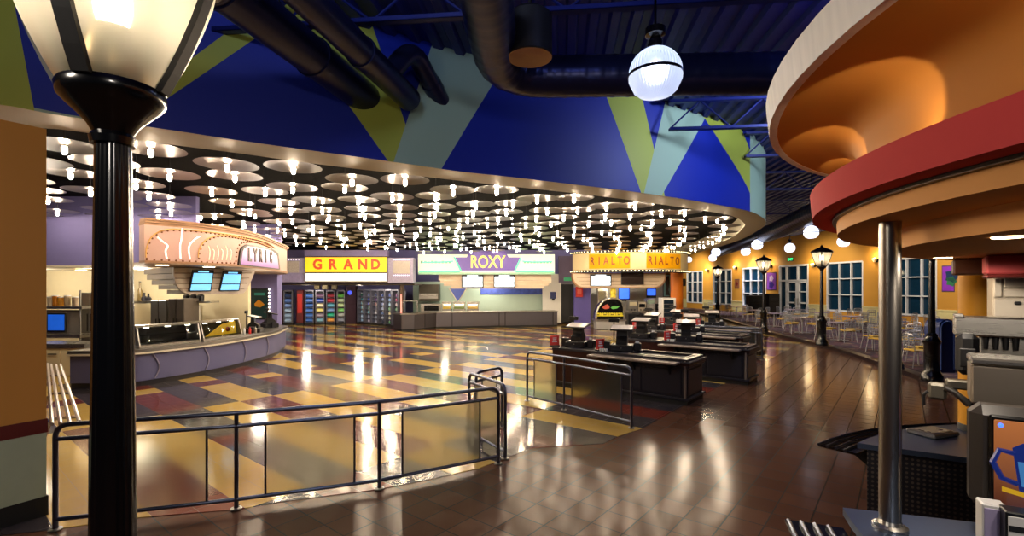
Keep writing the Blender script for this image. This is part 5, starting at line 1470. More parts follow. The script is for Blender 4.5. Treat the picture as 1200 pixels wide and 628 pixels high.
# back wall with teal tiles, hood, ovens
yb = 31.0
mb = MB(); bxz(mb, 484, 641, 330, 384, yb, .2); struct(mb.build('wall_kitchen_middle', mat('pale_teal_tile', '#a8bcae', .4, var=.08, scale=1.5)))
mb = MB(); bxz(mb, 563, 636, 336, 345, yb-.035, .03); 
t = thing('tile_frieze', 'blue mosaic frieze on the tiled wall under the ROXY menus', 'tiles', D(600, 345, yb)); mb.build('mosaic', mat('blue_mosaic', '#4a5cb0', .4, var=.6, scale=5), t)
t = thing('tile_diamond', 'blue diamond inlay on the tiled wall below the left ROXY menu', 'tiles', D(536, 351, yb))
mb = MB(); mb.slab([D(527, 338, yb-.035), D(546, 338, yb-.035), D(536.5, 353, yb-.035)], (0, .03, 0)); mb.build('inlay', mat('blue_inlay', '#4a58a8', .4, var=.2), t)
mb = MB(); mb.tube([D(526, 337.5, yb-.04), D(536.5, 354, yb-.04), D(547, 337.5, yb-.04)], .04, 4); mb.build('border', cream_paint, t)
yo = 29.6
t = thing('pizza_oven', 'stacked black and steel ovens at the left of the ROXY kitchen', 'oven', (U(503, yo), yo, 0))
mb = MB(); bxz(mb, 491, 514, 333, 353, yo, .8); mb.build('upper_body', mat('dark_oven', '#3c3830', .4, .6), t)
mb = MB(); bxz(mb, 491, 513, 344, 350, yo-.06, .06); d_ = mb.build('oven_door', steel_dim, t)
mb = MB(); mb.tube([D(493, 346, yo-.12), D(511, 346, yo-.12)], .03, 6); mb.build('handle', steel, d_)
mb = MB(); bxz(mb, 493, 517, 356, 366, yo-.1, .8); mb.build('lower_body', steel, t)
mb = MB(); bxz(mb, 497, 514, 358, 364, yo-.14, .05); mb.build('lower_door', black_gloss, t)
mb = MB(); bxz(mb, 491, 514, 366, 385, yo, .8); mb.build('stand', dark_slate, t)
ys = 28.9
for k, (u0, u1) in enumerate(((518, 529), (531, 545), (547, 561))):
    t = thing('food_warmer', ['left steel food warmer behind the ROXY counter', 'middle steel food warmer behind the ROXY counter', 'right steel food warmer behind the ROXY counter'][k], 'warmer', (U((u0+u1)/2, ys), ys, .0))
    mb = MB(); bxz(mb, u0, u1, 362, 384, ys, .5); mb.build('base', steel_dim, t)
    mb = MB(); bxz(mb, u0, u1, 353.5, 356.5, ys, .5); mb.build('hood', steel, t)
    for u in (u0+.6, u1-.6):
        mb = MB(); mb.tube([D(u, 356, ys+.05), D(u, 362.5, ys+.05)], .025, 6); mb.build('post', steel, t)
    mb = MB(); bxz(mb, u0+1, u1-1, 359.5, 362, ys+.1, .3); mb.build('food_pan', mat('pan_yellow_%d' % k, ['#b8a040', '#6a7a40', '#b89a50'][k], .5), t)
    mb = MB(); bxz(mb, u0+2, u1-2, 356.5, 357, ys+.15, .2); mb.build('heat_lamp', lamp_disc, t)
# white pier, soap dispenser, dark doorway
mb = MB(); bxz(mb, 636, 657.5, 321, 378, 30.2, .4); struct(mb.build('wall_pier_white', white_paint))
t = thing('soap_dispenser', 'dark blue dispenser on the white pier right of the ROXY counter', 'dispenser', D(648, 350, 30.1))
mb = MB(); bxz(mb, 645, 651.5, 342, 350, 30.08, .12); mb.build('body', mat('dark_blue_plastic', '#20306a', .4), t)
mb = MB(); bxz(mb, 647, 650, 350, 352, 30.1, .08); mb.build('spout', black_plastic, t)
mb = MB(); bxz(mb, 657.5, 672.5, 333, 377.5, 30.3, .1); 
d_ = struct(mb.build('door_2', black_matt))
mb = MB(); bxz(mb, 656.5, 658, 331, 377.5, 30.25, .15); bxz(mb, 672, 673.5, 331, 377.5, 30.25, .15); bxz(mb, 656.5, 673.5, 331, 333, 30.25, .15); f_ = mb.build('door_frame', grey_plastic); f_.parent = d_
mb = MB(); bxz(mb, 655, 675, 300, 331, 30.0, .5); struct(mb.build('wall_over_door', mat('mauve_wall', '#6a5c78', .6)))
t = thing('exit_sign', 'green lit exit sign above the dark doorway beside the ROXY counter', 'exit sign', D(665, 329, 29.9))
mb = MB(); bxz(mb, 661, 670, 325, 329, 29.9, .08); mb.build('case', mat('green_sign_case', '#28684a', .4, emit='#30a060', es=.5, var=0), t)

# ================================================================== RIALTO stand at the right
ya = 27.0
RP = resample(smooth_path([D(671, 0, 28.3), D(690, 0, 27.2), D(738, 0, 26.3), D(770, 0, 26.4), D(797, 0, 27.2), D(806, 0, 28.4)], 8), 40)
for q in RP: q.z = 0
zt, zb = 4.22, 3.28
t = thing('marquee', 'curved yellow film-strip marquee with RIALTO written twice', 'marquee', (RP[20].x, RP[20].y, zb))
mb = MB(); mb.ribbon(xy(RP), zb, zt, .4); mb.build('fascia', mat('cream_sign_drum', '#c8b48c', .6, emit='#d8b060', es=.1, var=.05), t, smooth=True)
for (u0, u1) in ((690.5, 738.5), (757.5, 797)):
    Q = sub(RP, u0, u1, 12)
    mb = MB(); mb.ribbon(xy(inset(Q, -.03)), zb+.07, zt-.06, .05); mb.build('sign_face', mat('lit_amber_sign', '#b88008', .5, emit='#e09c04', es=.45, var=.1, spec=.1), t, smooth=True)
    for ch, k in zip('RIALTO', range(6)):
        u = u0+4+(u1-u0-8)*k/5; p_, tt = on_path(RP, u); n = Vector((tt.y, -tt.x, 0)); q = p_+n*.05
        mb = MB(); add_text(mb, ch, (q.x, q.y, (zb+zt)/2), .62, math.atan2(n.y, n.x), .012, .012, .68)
        mb.build('letter', mat('sign_brown_letters', '#8a3a08', .5), t)
mb = MB(); mb.ribbon(xy(inset(RP, -.1)), zt, zt+.12, .5); mb.build('top_border', black_matt, t)
mb = MB(); mb.ribbon(xy(inset(RP, -.1)), zb-.13, zb, .5); mb.build('bottom_border', black_matt, t)
bb_m = mat('border_bulbs', '#fff0c8', .4, emit='#ffe8b0', es=2.0, var=0)
for q in resample(inset(RP, -.13), 44):
    for z in (zt+.06, zb-.065):
        mb = MB(); mb.ball((q.x, q.y, z), .04, 6, 4); mb.build('border_bulb', bb_m, t, smooth=True)
ym = 27.6
t = thing('menu_bulkhead', 'rounded cream bulkhead under the yellow RIALTO marquee', 'bulkhead', (U(722, ym), ym, 2.35))
def rr_panel(u0, u1, v0, v1, r, n=6):
    P = [(u0, v0)]+[(u0+r*(1-math.cos(PI/2*k/n)), v1-r+r*math.sin(PI/2*k/n)) for k in range(n+1)]+[(u1-r+r*math.cos(PI/2-PI/2*k/n), v1-r+r*math.sin(PI/2-PI/2*k/n)) for k in range(n+1)]+[(u1, v0)]
    return P
mb = MB(); mb.slab([D(u, v, ym) for u, v in rr_panel(672, 779, 321, 336.5, 13)], (0, .6, 0)); mb.build('panel', stripe_panel, t)
for v in (325, 329, 333):
    mb = MB(); bxz(mb, 676+(v-325)*.6, 775-(v-325)*.6, v, v+.4, ym-.02, .03); mb.build('groove', mat('groove_brown', '#7a6450', .6), t)
mb = MB(); mb.slab([D(u, v, ym+.02) for u, v in rr_panel(670.5, 780.5, 320, 338, 14)], (0, .5, 0)); mb.build('edge', tan_fascia, t)
menu_screen('white menu screen under the yellow RIALTO marquee', [D(691.5, 335, ym-.05), D(716.5, 335, ym-.05), D(716.5, 321.5, ym-.05), D(691.5, 321.5, ym-.05)], menu_white)
s_ = thing('menu_screen', 'dark switched-off menu screen under the yellow RIALTO marquee', 'screen', D(741, 333, ym-.1))
mb = MB(); bxz(mb, 728, 754.5, 319, 333.5, ym-.1, .06); mb.build('case', black_plastic, s_)
mb = MB(); bxz(mb, 729, 753.5, 320, 332.5, ym-.11, .02); mb.build('display', menu_off, s_)
# orange pillar
op_ = D(793, 0, 29.0)
t = thing('orange_pillar', 'bright orange round pillar at the right end of the RIALTO stand', 'pillar', (op_.x, op_.y, 0))
mb = MB(); mb.lathe([(.36, 0), (.36, 4.3)], (op_.x, op_.y, 0), 32); mb.build('shaft', mat('bright_orange_paint', '#e07a14', .5, var=.05), t, smooth=True)
mb = MB(); mb.lathe([(.4, 0), (.4, .2), (.37, .24)], (op_.x, op_.y, 0), 32); mb.build('base', black_matt, t, smooth=True)
mb = MB(); mb.cbox((op_.x+.38, op_.y-.1, hz(331, 29)), (.2, .3, .45), .04); mb.build('wall_phone', black_plastic, t)
# kitchen of the stand
mb = MB(); bxz(mb, 672, 786, 330, 384, 31.5, .2); struct(mb.build('wall_kitchen_right', mat('grey_kitchen_wall', '#a8a49c', .5, var=.05)))
mb = MB(); bxz(mb, 673, 692, 337, 381, 29.6, .4); struct(mb.build('wall_pier_purple', mat('purple_pier', '#5c54a0', .6)))
t = thing('fire_box', 'red box on the purple pier right of the dark doorway', 'box', D(679, 348, 29.5))
mb = MB(); bxz(mb, 675, 683, 336, 348, 29.45, .15); mb.build('body', red_plastic, t)
mb = MB(); bxz(mb, 676.5, 681.5, 339, 345, 29.43, .03); mb.build('label_plate', mat('pale_red', '#d86a60', .5), t)
yc = 26.6
t = thing('food_case', 'arched black food case with red, green and yellow shapes under the RIALTO sign', 'food case', (U(715, yc), yc, 0))
mb = MB(); bxz(mb, 699, 733, 375.5, 385.8, yc, .9); mb.build('base', mat('pale_grey_base', '#9c9a98', .4), t)
mb = MB(); bxz(mb, 697.5, 734.5, 374, 376, yc-.05, 1.0); mb.build('sill', steel, t)
AP = [(698.5, 374), (699, 366), (702, 359), (707, 353), (712, 350.5), (718, 349.5), (724, 350.5), (729, 354), (731, 360), (731.5, 374)]
mb = MB(); mb.slab([D(u, v, yc) for u, v in AP], (0, .9, 0)); mb.build('arched_cover', black_gloss, t)
mb = MB(); mb.tube([D(u, v, yc-.02) for u, v in AP], .05, 8); mb.build('arch_trim', steel, t, smooth=True)
mb = MB(); mb.slab([D(u, v, yc-.03) for u, v in ((705.5, 360.5), (709, 357.5), (712, 356.5), (714.5, 359), (714, 361.5), (709, 362.3))], (0, .03, 0)); mb.build('red_shape', mat('red_food_neon', '#a04838', .4, emit='#c05040', es=.25, var=.1), t)
mb = MB(); mb.slab([D(u, v, yc-.03) for u, v in ((715.5, 360.5), (719, 358.3), (726.5, 358.6), (723, 361.4), (718, 362.2))], (0, .03, 0)); mb.build('green_shape', mat('green_food_neon', '#58984a', .4, emit='#58a848', es=.25, var=.1), t)
mb = MB()
for k in range(11):
    u = 699.6+k*2.75; h_ = 2.2+.8*((k*5) % 3); v0 = 366.3-.5*((k*3) % 3)
    mb.slab([D(u+a_, v0+b_*h_, yc-.03) for a_, b_ in ((.3, .1), (1.2, 0), (2.3, .2), (2.6, .7), (1.6, 1), (.4, .9), (0, .5))], (0, .03, 0))
mb.build('yellow_lettering_band', mat('yellow_food_neon', '#b8a830', .4, emit='#d0b828', es=.4, var=.25, scale=4), t)
mb = MB(); bxz(mb, 699, 731, 369.3, 370.5, yc-.03, .03); mb.build('yellow_underline', mat('yellow_food_neon', '#b8a830'), t)
yq = 28.6
blue_glow = mat('blue_lit_glass', '#3a60d8', .3, emit='#3464f0', es=1.6, var=.3, scale=3)
for k, (u0, u1, v0, v1) in enumerate(((725, 738, 337.5, 353), (758, 769, 338, 349))):
    q = thing('blue_light_panel', ['wide glowing blue panel above the arched food case', 'small glowing blue panel left of the white-framed fridge'][k], 'light panel', D((u0+u1)/2, v1, 30.5))
    mb = MB(); bxz(mb, u0, u1, v0, v1, 30.5, .1); mb.build('case', dark_slate, q)
    mb = MB(); bxz(mb, u0+.7, u1-.7, v0+.7, v1-3, 30.47, .06); mb.build('lit_face', blue_glow, q)
t = thing('steel_hood', 'grey steel column unit left of the glowing blue panel', 'unit', (U(707, 30), 30, 0))
mb = MB(); bxz(mb, 701, 712, 338, 384, 30, .6); mb.build('body', beige, t)
mb = MB(); bxz(mb, 702.5, 710.5, 341, 352, 29.96, .06); mb.build('door', steel, t)
t = thing('yellow_cone_light', 'stacked yellow and cream light above the arched food case', 'light', D(718.5, 350, 28))
mb = MB(); mb.lathe([(1e-4, 0), (.16, 0), (.16, .2), (.13, .22), (.17, .3), (.17, .5), (.1, .6), (.07, .85), (1e-4, .86)], D(718.5, 350, 28), 16); mb.build('body', mat('yellow_stack', '#d0b840', .4, emit='#d8b830', es=.4, var=.3), t, smooth=True)
for k, (u0, u1, v0) in enumerate(((737, 747, 352), (748, 757, 354), (758, 768, 350), (770, 779, 356))):
    q = thing('steel_dispenser', ['leftmost steel drinks unit behind the registers under the RIALTO menus', 'second steel drinks unit behind the registers under the RIALTO menus', 'tallest steel drinks unit behind the registers under the RIALTO menus', 'short steel drinks unit beside the white-framed fridge'][k], 'dispenser', (U((u0+u1)/2, yq), yq, 0))
    mb = MB(); bxz(mb, u0, u1, v0, 364, yq, .6); mb.build('body', [steel_dim, beige, steel, dark_slate][k], q)
    mb = MB(); bxz(mb, u0-.5, u1+.5, 368, 384, yq-.1, .8); mb.build('base_cabinet', dark_slate, q)
    mb = MB(); bxz(mb, u0+1, u1-1, v0+2, v0+6, yq-.03, .05); mb.build('front_panel', [mat('lit_unit_face', '#c8c0a0', .4), black_gloss, mat('mint_unit_face', '#7c9080', .4), steel][k], q)
    for w_ in range(2):
        mb = MB(); mb.tube([D(u0+3+4*w_, 362, yq-.08), D(u0+3+4*w_, 365, yq-.08)], .03, 6); mb.build('spout', black_plastic, q)
    mb = MB(); bxz(mb, u0, u1, 364, 366, yq-.2, .75); mb.build('drip_shelf', steel, q)
yf = 27.4
t = thing('glass_fridge', 'white-framed glass-door fridge left of the orange pillar', 'fridge', (U(784, yf), yf, 0))
mb = MB(); bxz(mb, 776, 792, 349, 384.8, yf, .7); mb.build('body', white_plastic, t)
mb = MB(); bxz(mb, 778, 789.5, 351.5, 378, yf-.04, .05); d_ = mb.build('door', mat('fridge_dark_glass', '#1c2836', .1), t)
for v in (356, 361, 366, 371):
    mb = MB(); bxz(mb, 778.5, 789, v, v+.7, yf-.06, .03); mb.build('shelf_edge', steel, d_)
mb = MB(); mb.tube([D(791, 358, yf-.08), D(791, 372, yf-.08)], .03, 6); mb.build('handle', steel, t)
t = thing('film_poster', 'narrow poster of dark shapes on teal between the RIALTO bulkhead and the orange pillar', 'poster', D(782, 347, 29.6))
mb = MB(); bxz(mb, 777, 787, 321, 348, 29.6, .06); mb.build('frame', mat('brown_frame', '#3a2418', .5), t)
mb = MB(); bxz(mb, 778, 786, 322, 347, 29.57, .05); mb.build('print', mat('teal_print', '#5a8a90', .4, var=.6, scale=1.6), t)
mb = MB(); mb.slab([D(u, v, 29.54) for u, v in ((780, 324), (784, 323), (784.5, 332), (783.5, 340), (785, 346), (780, 346), (781, 336), (779.5, 330))], (0, .04, 0)); mb.build('print_shape', black_matt, t)
# ------------------------------------------------------------------ dining side: yellow wall, windows, doors, tables
ochre = mat('ochre_wall_paint', '#c8923c', .65, var=.06, scale=.6)
pale_dado = mat('pale_dado', '#d8cf9a', .6)
WX, WS = 27.6, .158
def wy(u): return WX/((u-600)/FP+WS)
def WP(u, z, off=0.0):
    y = wy(u); p = Vector(((u-600)/FP*y, y, z)); return p+WN*off
WD = Vector((-WS, 1, 0)).normalized(); WN = Vector((-WD.y, WD.x, 0))     # along the wall (away), and into the room
def wslab(mb, u0, u1, z0, z1, o0, o1):
    a, b = WP(u0, 0), WP(u1, 0)
    return mb.slab([Vector((a.x, a.y, z0))+WN*o0, Vector((b.x, b.y, z0))+WN*o0, Vector((b.x, b.y, z1))+WN*o0, Vector((a.x, a.y, z1))+WN*o0], WN*(o1-o0))
wins = [(805, 823.5), (836, 857.5), (870.5, 897.5), (969.5, 1011), (1044, 1097.5)]
door = (913.5, 947.5)
ZW0, ZW1 = .72, 4.0
segs = []
edges = sorted([*wins, door])
prev = 781
mb = MB()
for (a, b) in edges:
    wslab(mb, prev, a, 0, 6.3, 0, -.25); wslab(mb, a, b, ZW1, 6.3, 0, -.25)
    if (a, b) != door: wslab(mb, a, b, 0, ZW0, 0, -.25)
    prev = b
wslab(mb, prev, 1420, 0, 6.3, 0, -.25)
struct(mb.build('wall_window_side', ochre))
mb = MB(); prev = 781
for (a, b) in [door, (1420, 1421)]:
    wslab(mb, prev, a, .1, .98, .02, .0) ; wslab(mb, prev, a, .98, 1.05, .05, 0.0); prev = b
# dado runs only between the windows
mb = MB(); prev = 781
for (a, b) in edges+[(1420, 1421)]:
    wslab(mb, prev+.3, a-.3, .1, ZW0+.3, .03, 0); wslab(mb, prev+.2, a-.2, ZW0+.3, ZW0+.38, .07, 0); prev = b
struct(mb.build('trim_window_wall_dado', pale_dado))
night = mat('night_window_glass', '#123048', .06, spec=.5, var=.35, scale=.8)
frame_m = mat('white_window_frame', '#dde0ea', .4)
names = ['farthest', 'second farthest', 'middle', 'right of the doors', 'behind the column']
def window(i, a, b, z0, z1, ncol, nrow, nm):
    mb = MB(); wslab(mb, a, b, z0, z1, -.14, -.12)
    g_ = struct(mb.build(nm, night))
    mb = MB()
    def bar(u0, u1, q0, q1): wslab(mb, u0, u1, q0, q1, -.16, .03)
    wpx = (b-a)
    s = .03*wpx
    for k in range(ncol+1):
        u = a+(b-a)*k/ncol; h = s if k in (0, ncol) else s*.7
        bar(u-h/2, u+h/2, z0, z1)
    for k in range(nrow+1):
        z = z0+(z1-z0)*k/nrow; h = .11 if k in (0, nrow) else .06
        bar(a, b, z-h/2, z+h/2)
    f = mb.build('window_frame', frame_m); f.parent = g_; 
    return g_
for i, (a, b) in enumerate(wins): window(i, a, b, ZW0, ZW1, 3, 3, 'window_%d' % (i+1))
# double glass doors with transom
mb = MB(); wslab(mb, door[0], door[1], .1, ZW1, -.14, -.12)
dg_ = struct(mb.build('door_1', night))
mb = MB()
def dbar(u0, u1, z0, z1): wslab(mb, u0, u1, z0, z1, -.16, .03)
for u, w_ in ((913.5, 1.3), (921.5, 1.3), (934.5, 1.1), (947, 1.3)): dbar(u-w_/2, u+w_/2, .1, ZW1)
for z, h in ((ZW1, .14), (2.85, .12), (.16, .14)): dbar(door[0], door[1], z-h/2, z+h/2)
f = mb.build('door_frame', frame_m); f.parent = dg_
for (u0, u1) in ((922.3, 933.5), (935.5, 946)):
    mb = MB(); dbar(u0, u0+.9, .2, 2.78); dbar(u1-.9, u1, .2, 2.78); dbar(u0, u1, 2.66, 2.78); dbar(u0, u1, .2, .4); dbar(u0, u1, 1.1, 1.2); dbar(u0, u1, 1.95, 2.03)
    l_ = mb.build('door_leaf', frame_m); l_.parent = dg_
    mb = MB(); mb.tube([WP(934.5+(1.6 if u0 > 930 else -1.6), 1.0, .08), WP(934.5+(1.6 if u0 > 930 else -1.6), 1.5, .08)], .03, 8)
    h_ = mb.build('door_handle', steel); h_.parent = l_
# a lit car park lamp glow seen outside is left dark; wall lights, posters and the exit sign
sconce_glow = mat('sconce_glow', '#fff0cc', .4, emit='#ffd890', es=25, var=0)
for i, (u, v, lb) in enumerate([(830, 317, 'small lit wall sconce between the two farthest windows'), (863, 314, 'small lit wall sconce left of the middle window'), (904, 312, 'small lit wall sconce above the purple poster by the doors'), (955, 311, 'small lit wall sconce right of the double doors'), (1028, 305, 'small lit wall sconce left of the window behind the column')]):
    y = wy(u); z = hz(v, y); p = WP(u, z)
    t = thing('wall_sconce', lb, 'wall lamp', p, 0)
    mb = MB(); c = p+WN*.03
    mb.slab([p+WD*-.12+Vector((0, 0, -.12)), p+WD*.12+Vector((0, 0, -.12)), p+WD*.12+Vector((0, 0, .12)), p+WD*-.12+Vector((0, 0, .12))], WN*.05); mb.build('wall_plate', black_matt, t)
    mb = MB(); mb.lathe([(.05, -.12), (.12, .0), (.16, .1), (.15, .1), (.11, 0), (.04, -.1)], p+WN*.2, 14); mb.build('shade', cream_paint, t, smooth=True)
    mb = MB(); mb.ball(p+WN*.2+Vector((0, 0, .06)), .09, 12, 8); mb.build('bulb', sconce_glow, t, smooth=True)
    point('sconce_light', p+WN*.55+Vector((0, 0, .25)), SCON, (1, .74, .4), .1)
def poster(label, u0, u1, v0, v1, bg, blobs):
    y = wy((u0+u1)/2)
    t = thing('wall_poster', label, 'poster', WP((u0+u1)/2, hz(v1, y)))
    mb = MB(); wslab(mb, u0, u1, hz(v1, y), hz(v0, y), .02, .0); mb.build('frame', mat('poster_frame', '#5a4460', .4), t)
    m_ = (u1-u0)*.06; q = .06
    mb = MB(); wslab(mb, u0+m_, u1-m_, hz(v1, y)+q, hz(v0, y)-q, .028, .018); mb.build('print', mat('poster_'+bg[1:], bg, .4, var=.3, scale=1.5), t)
    for (fu, fv, r, c) in blobs:
        u = u0+(u1-u0)*fu; v = v0+(v1-v0)*fv
        mb = MB(); P = [WP(u, hz(v, y), .03)+WD*(r*math.cos(k*PI/5))*(1 if k % 2 else .7)+Vector((0, 0, r*math.sin(k*PI/5)*(1 if k % 2 else .7))) for k in range(10)]
        mb.slab(P, WN*.004); mb.build('print_shape', mat('poster_shape_'+c[1:], c, .4, var=.2), t)
poster('violet poster on the yellow wall just left of the double doors', 898.5, 910, 319, 340, '#8a4cc0', [(.5, .35, .3, '#cdb4e8'), (.5, .7, .35, '#3c2c8a')])
poster('small brown and red poster between the middle window and its left neighbour', 861, 866.5, 327, 338, '#8a5a3a', [(.5, .5, .2, '#6a1c28')])
poster('bright violet poster with a dark swirl right of the street lamp behind the kiosk', 1104, 1119, 311, 342, '#9038c8', [(.8, .4, .4, '#203860'), (.75, .6, .3, '#3a7a5a')])
# exit sign
y = wy(927); p = WP(927, hz(304, y))
t = thing('exit_sign', 'small green exit sign on the wall above the double doors', 'exit sign', p)
mb = MB(); wslab(mb, 924.3, 929.7, hz(306.2, y), hz(301.8, y), .06, 0); mb.build('case', dark_slate, t)
mb = MB(); add_text(mb, 'EXIT', WP(927, hz(304, y), .066), .26, math.atan2(WN.y, WN.x), .004, .004); mb.build('lettering', mat('exit_green', '#30d070', .4, emit='#30e080', es=2.5, var=0), t)
# dark cabinets by the doors
WCAB = []
for (u0, u1, v0, lb) in ((876, 893, 346, 'black waste cabinet in front of the middle window'), (898.5, 911, 344, 'black waste cabinet standing left of the double doors')):
    y = wy((u0+u1)/2)-2.2; WCAB.append((U((u0+u1)/2, y), y))
    t = thing('waste_cabinet', lb, 'cabinet', (U((u0+u1)/2, y), y, .1))
    w_ = U(u1, y)-U(u0, y); h_ = hz(v0, y)-.1
    mb = MB(); mb.cbox((U((u0+u1)/2, y), y, .1+h_/2), (w_, .7, h_), .03); mb.build('body', black_matt, t)
    mb = MB(); mb.cbox((U((u0+u1)/2, y), y-.355, .1+h_*.75), (w_*.6, .02, .22), .01); mb.build('flap', dark_slate, t)
    mb = MB(); mb.cbox((U((u0+u1)/2, y), y-.355, .1+h_*.35), (w_*.8, .02, h_*.5), .01); mb.build('door', dark_slate, t)

# cafe tables and chairs
chair_seat = mat('yellow_chair_seat', '#c8a23e', .45)
chair_frame = mat('pale_chair_tube', '#b4b2b4', .35, .6)
chair_mesh = mat('grey_chair_back', '#8c9098', .45, .3)
table_top = mat('grey_lilac_table_top', '#8a7c8c', .3)
CH = [None]; TBL = [None]
def chair(label, loc, rz, group):
    if CH[0] is not None: return dup(CH[0], loc, rz, label, group)
    t = thing('cafe_chair', label, 'chair', loc, rz, group); w = dict(world=False)
    mb = MB(); mb.cbox((0, 0, .47), (.44, .43, .045), .018); mb.build('seat', chair_seat, t, **w)
    mb = MB()
    P = smooth_path([(-.21, .2, .62), (-.12, .245, .62), (0, .26, .62), (.12, .245, .62), (.21, .2, .62)], 3)
    for q in range(5):
        mb.tube([(p.x, p.y+.02*q/4, .60+.07*q) for p in P], .012, 6)
    for p in P[::2]: mb.tube([(p.x, p.y, .58), (p.x, p.y+.025, .9)], .008, 5)
    mb.build('backrest', chair_mesh, t, smooth=True, **w)
    for s in (-1, 1):
        mb = MB(); mb.tube(round_corners([(s*.24, -.24, 0), (s*.2, -.18, .46), (s*.2, .17, .46)], .08), .012, 7); mb.build('leg', chair_frame, t, smooth=True, **w)
        mb = MB(); mb.tube(round_corners([(s*.24, .27, 0), (s*.2, .19, .46), (s*.21, .22, .92), (0, .285, .93)], .1), .012, 7); mb.build('leg', chair_frame, t, smooth=True, **w)
    CH[0] = t; return t
def table(label, loc, rz):
    if TBL[0] is not None: return dup(TBL[0], loc, rz, label, 'cafe tables')
    t = thing('cafe_table', label, 'table', loc, rz, 'cafe tables'); w = dict(world=False)
    mb = MB(); mb.cbox((0, 0, .745), (.8, .8, .035), .012); mb.build('table_top', table_top, t, **w)
    mb = MB(); mb.tube([(0, 0, .02), (0, 0, .73)], .035, 12); mb.build('pedestal', chair_frame, t, smooth=True, **w)
    for k in range(2):
        mb = MB(); mb.cbox((0, 0, .02), (.66, .07, .035), .012, rz=PI/4+k*PI/2); mb.build('foot', chair_frame, t, **w)
    TBL[0] = t; return t
cols = [(13.6, 'by the window behind the column'), (16.9, 'by the window right of the doors'), (20.2, 'just right of the doors'), (23.6, 'facing the double doors'), (27.4, 'left of the doors'), (31.5, 'by the middle window'), (36.5, 'by the second farthest window'), (42, 'by the farthest window')]
rows_ = [(1.5, 'kerb-side'), (4.3, 'middle-row'), (7.2, 'window-side')]
def kerb_x(y):
    for i in range(len(kp)-1):
        if kp[i].y <= y <= kp[i+1].y: return kp[i].x+(kp[i+1].x-kp[i].x)*(y-kp[i].y)/(kp[i+1].y-kp[i].y)
    return kp[-1].x
for ri, (dx, rn) in enumerate(rows_):
    for ci, (yy, cn) in enumerate(cols):
        y = yy+.9*ri+R.uniform(-.15, .15); x = kerb_x(y)+dx+R.uniform(-.15, .15)
        if x > WX-WS*y-1.2: continue
        if any(abs(x-wx_) < 1.6 and abs(y-wy_) < 1.6 for wx_, wy_ in WCAB): continue
        rz = R.uniform(-.35, .35)
        table('%s cafe table %s' % (rn, cn), (x, y, .1), rz)
        for k, sn in enumerate(('camera', 'wall', 'far', 'aisle')):
            if (ri == 2 or ci > 5) and k in (1,): continue
            a = rz-PI/2+k*PI/2+R.uniform(-.15, .15)
            r = .62+R.uniform(-.04, .12)
            chair('yellow-seated chair, %s side of the %s table %s' % (sn, rn, cn), (x+r*math.cos(a), y+r*math.sin(a), .1), a-PI/2+R.uniform(-.2, .2), 'cafe chairs')
# blue rounded bin near the kiosk
y = 12.6
bl = thing('blue_bin', 'blue round-topped bin behind the kiosk, right of the street lamp', 'bin', (U(1110, y), y, .1))
w_ = .42; hh = hz(374, y)-.1
P = [(-w_/2, 0)]+[(w_/2*math.cos(PI-PI*i/10), hh-w_/2+w_/2*math.sin(PI*i/10)) for i in range(11)]+[(w_/2, 0)]
mb = MB(); mb.slab([(U(1110, y)+a_, y, .1+b_) for a_, b_ in P], (0, .45, 0)); mb.build('body', mat('blue_bin_plastic', '#142c6c', .4), bl)
P2 = [(a_*.8, .08+b_*.9) for a_, b_ in P]
mb = MB(); mb.tube([(U(1110, y)+a_, y-.01, .1+b_) for a_, b_ in P2], .018, 6); mb.build('rim', mat('blue_bin_rim', '#3858a8', .35), bl, smooth=True)
# left orange wall end close to the camera
e = F(54.5, 604); dirw = Vector((-.5, -.866, 0))
mb = MB(); q = e+dirw*5
lw = [(e.x, e.y), (q.x, q.y), (q.x-1.5, q.y+.6), (e.x-.75, e.y+.43)]
WT = 3.9
mb.prism(lw, .98, WT); mb.mi = 0
struct(mb.build('wall_left', mat('brown_orange_paint', '#c98c3e', .55, var=.05, scale=1)))
def out2(P, k):
    c = Vector((sum(a for a, _ in P)/4, sum(b for _, b in P)/4)); return [(a+(Vector((a, b))-c).normalized().x*k, b+(Vector((a, b))-c).normalized().y*k) for a, b in P]
mb = MB(); mb.prism(lw, .2, .84); struct(mb.build('wall_left_dado', mat('pale_sage_paint', '#a8b49c', .6)))
mb = MB(); mb.prism(out2(lw, .012), .84, .98); struct(mb.build('trim_left_band', mat('maroon_trim', '#5e1a18', .45)))
mb = MB(); mb.prism(out2(lw, .015), 0, .2); struct(mb.build('baseboard_left', black_matt))
# room shell beyond
struct_back = MB(); struct_back.prism([(-24, 33), (10.4, 33), (10.4, 33.3), (-24, 33.3)], 0, 6.3); struct(struct_back.build('wall_back', lavender))
mb = MB(); mb.prism([(9.5, 33.3), (16, 33.3), (20.5, 64), (14, 64)], 0, 6.3) if False else None
b0 = WP(781, 0); mb = MB(); mb.prism([(8, b0.y), (b0.x+1, b0.y), (b0.x+1, b0.y+.3), (8, b0.y+.3)], 0, 6.3); struct(mb.build('wall_far', ochre))
mb = MB(); mb.prism([(-24, 2), (-23.7, 2), (-23.7, 33), (-24, 33)], 0, 6.3); struct(mb.build('wall_far_left', lavender))
# ------------------------------------------------------------------ light of the place and added fills
BLUE = (.35, .5, 1.0)
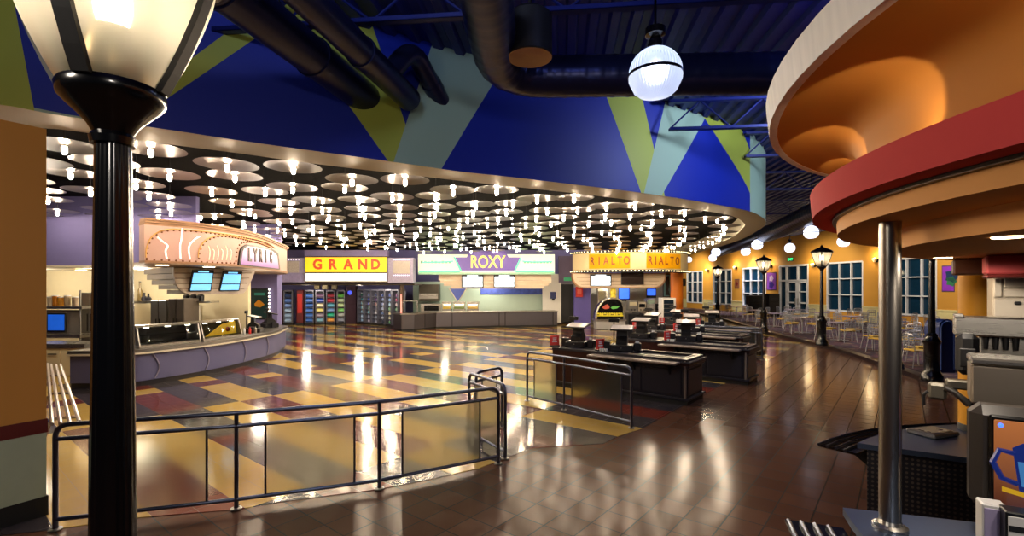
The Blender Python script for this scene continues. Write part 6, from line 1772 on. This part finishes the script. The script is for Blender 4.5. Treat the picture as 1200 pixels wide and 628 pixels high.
# unseen fills added near the joists to wash the drum wall and deck
spot('drum_fill', (6.2, 8.3, 5.75), (4.6, 12.0, 5.0), DRUM_FILL, (.72, .82, 1.0), 150, .8, .3)
spot('drum_fill', (9.2, 10.5, 5.7), (9, 14, 5.0), DRUM_FILL*.5, (.72, .82, 1.0), 140, .8, .3)
area('drum_fill', (-1.5, 3.0, 5.9), (-1, 9, 5.4), DRUM_FILL*.08, (.6, .7, 1.0), .8, .4)
point('deck_fill', (4.5, 6.0, 5.5), DECK_FILL, (.35, .45, 1.0), .2)
point('deck_fill', (1.0, 4.5, 5.6), DECK_FILL*.5, (.35, .45, 1.0), .2)
# bulbs already light the food court; kitchen ceiling lights, plus unseen fills added at counter and snack racks
for (x, y, z, p) in ((-11.5, 15.0, 2.7, 130), (-15.0, 14.9, 2.6, 110), (-11.2, 11.6, 2.6, 40), (-8.0, 15.4, 2.0, 60), (-1.5, 29.9, 2.7, 200), (-4.0, 29.2, 2.6, 80), (6.0, 29.6, 2.6, 160), (-9, 28.6, 2.4, 130), (-12, 28.4, 2.3, 110), (-7.6, 27.4, 2.3, 70)):
    point('kitchen_and_fill_light', (x, y, z), p, (1, .88, .7), .2)
# unseen fills added to brighten the dining wall, tables and foreground
for (y, p) in ((13, 1.2), (19, 1), (26, 1.2), (33, 1.2), (42, 1.6), (50, 2.2)):
    wx = WX-WS*y
    spot('wall_fill', (wx-3.5, y-1.0, 5.6), (wx, y+1, 2.6), DINING_FILL*p, (1, .86, .62), 95, .8, .3)
    spot('dining_fill', (kerb_x(y)+4.0, y, 6.0), (kerb_x(y)+4.0, y, 0), DINING_FILL*1.2*p, (.95, .9, 1), 80, .6, .3)
point('front_fill', (-2.5, 0.6, 3.6), FRONT_FILL, (1, .88, .74), .25)
point('front_fill', (1.0, -1.6, 3.8), FRONT_FILL*1.6, (1, .9, .8), .25)
w = bpy.data.worlds.new('night'); SC.world = w; w.use_nodes = True
w.node_tree.nodes['Background'].inputs[0].default_value = (.25, .3, .5, 1); w.node_tree.nodes['Background'].inputs[1].default_value = WORLD
SC.view_settings.view_transform = 'Standard'; SC.view_settings.look = 'None'; SC.view_settings.gamma = 1; SC.view_settings.exposure = EXPO
SC.view_settings.use_curve_mapping = False
try:
    SC.cycles.use_denoising = True; SC.cycles.max_bounces = 8; SC.cycles.transmission_bounces = 8; SC.cycles.sample_clamp_indirect = 6.0; SC.cycles.sample_clamp_direct = 0
    SC.cycles.caustics_reflective = False; SC.cycles.caustics_refractive = False
except Exception: pass
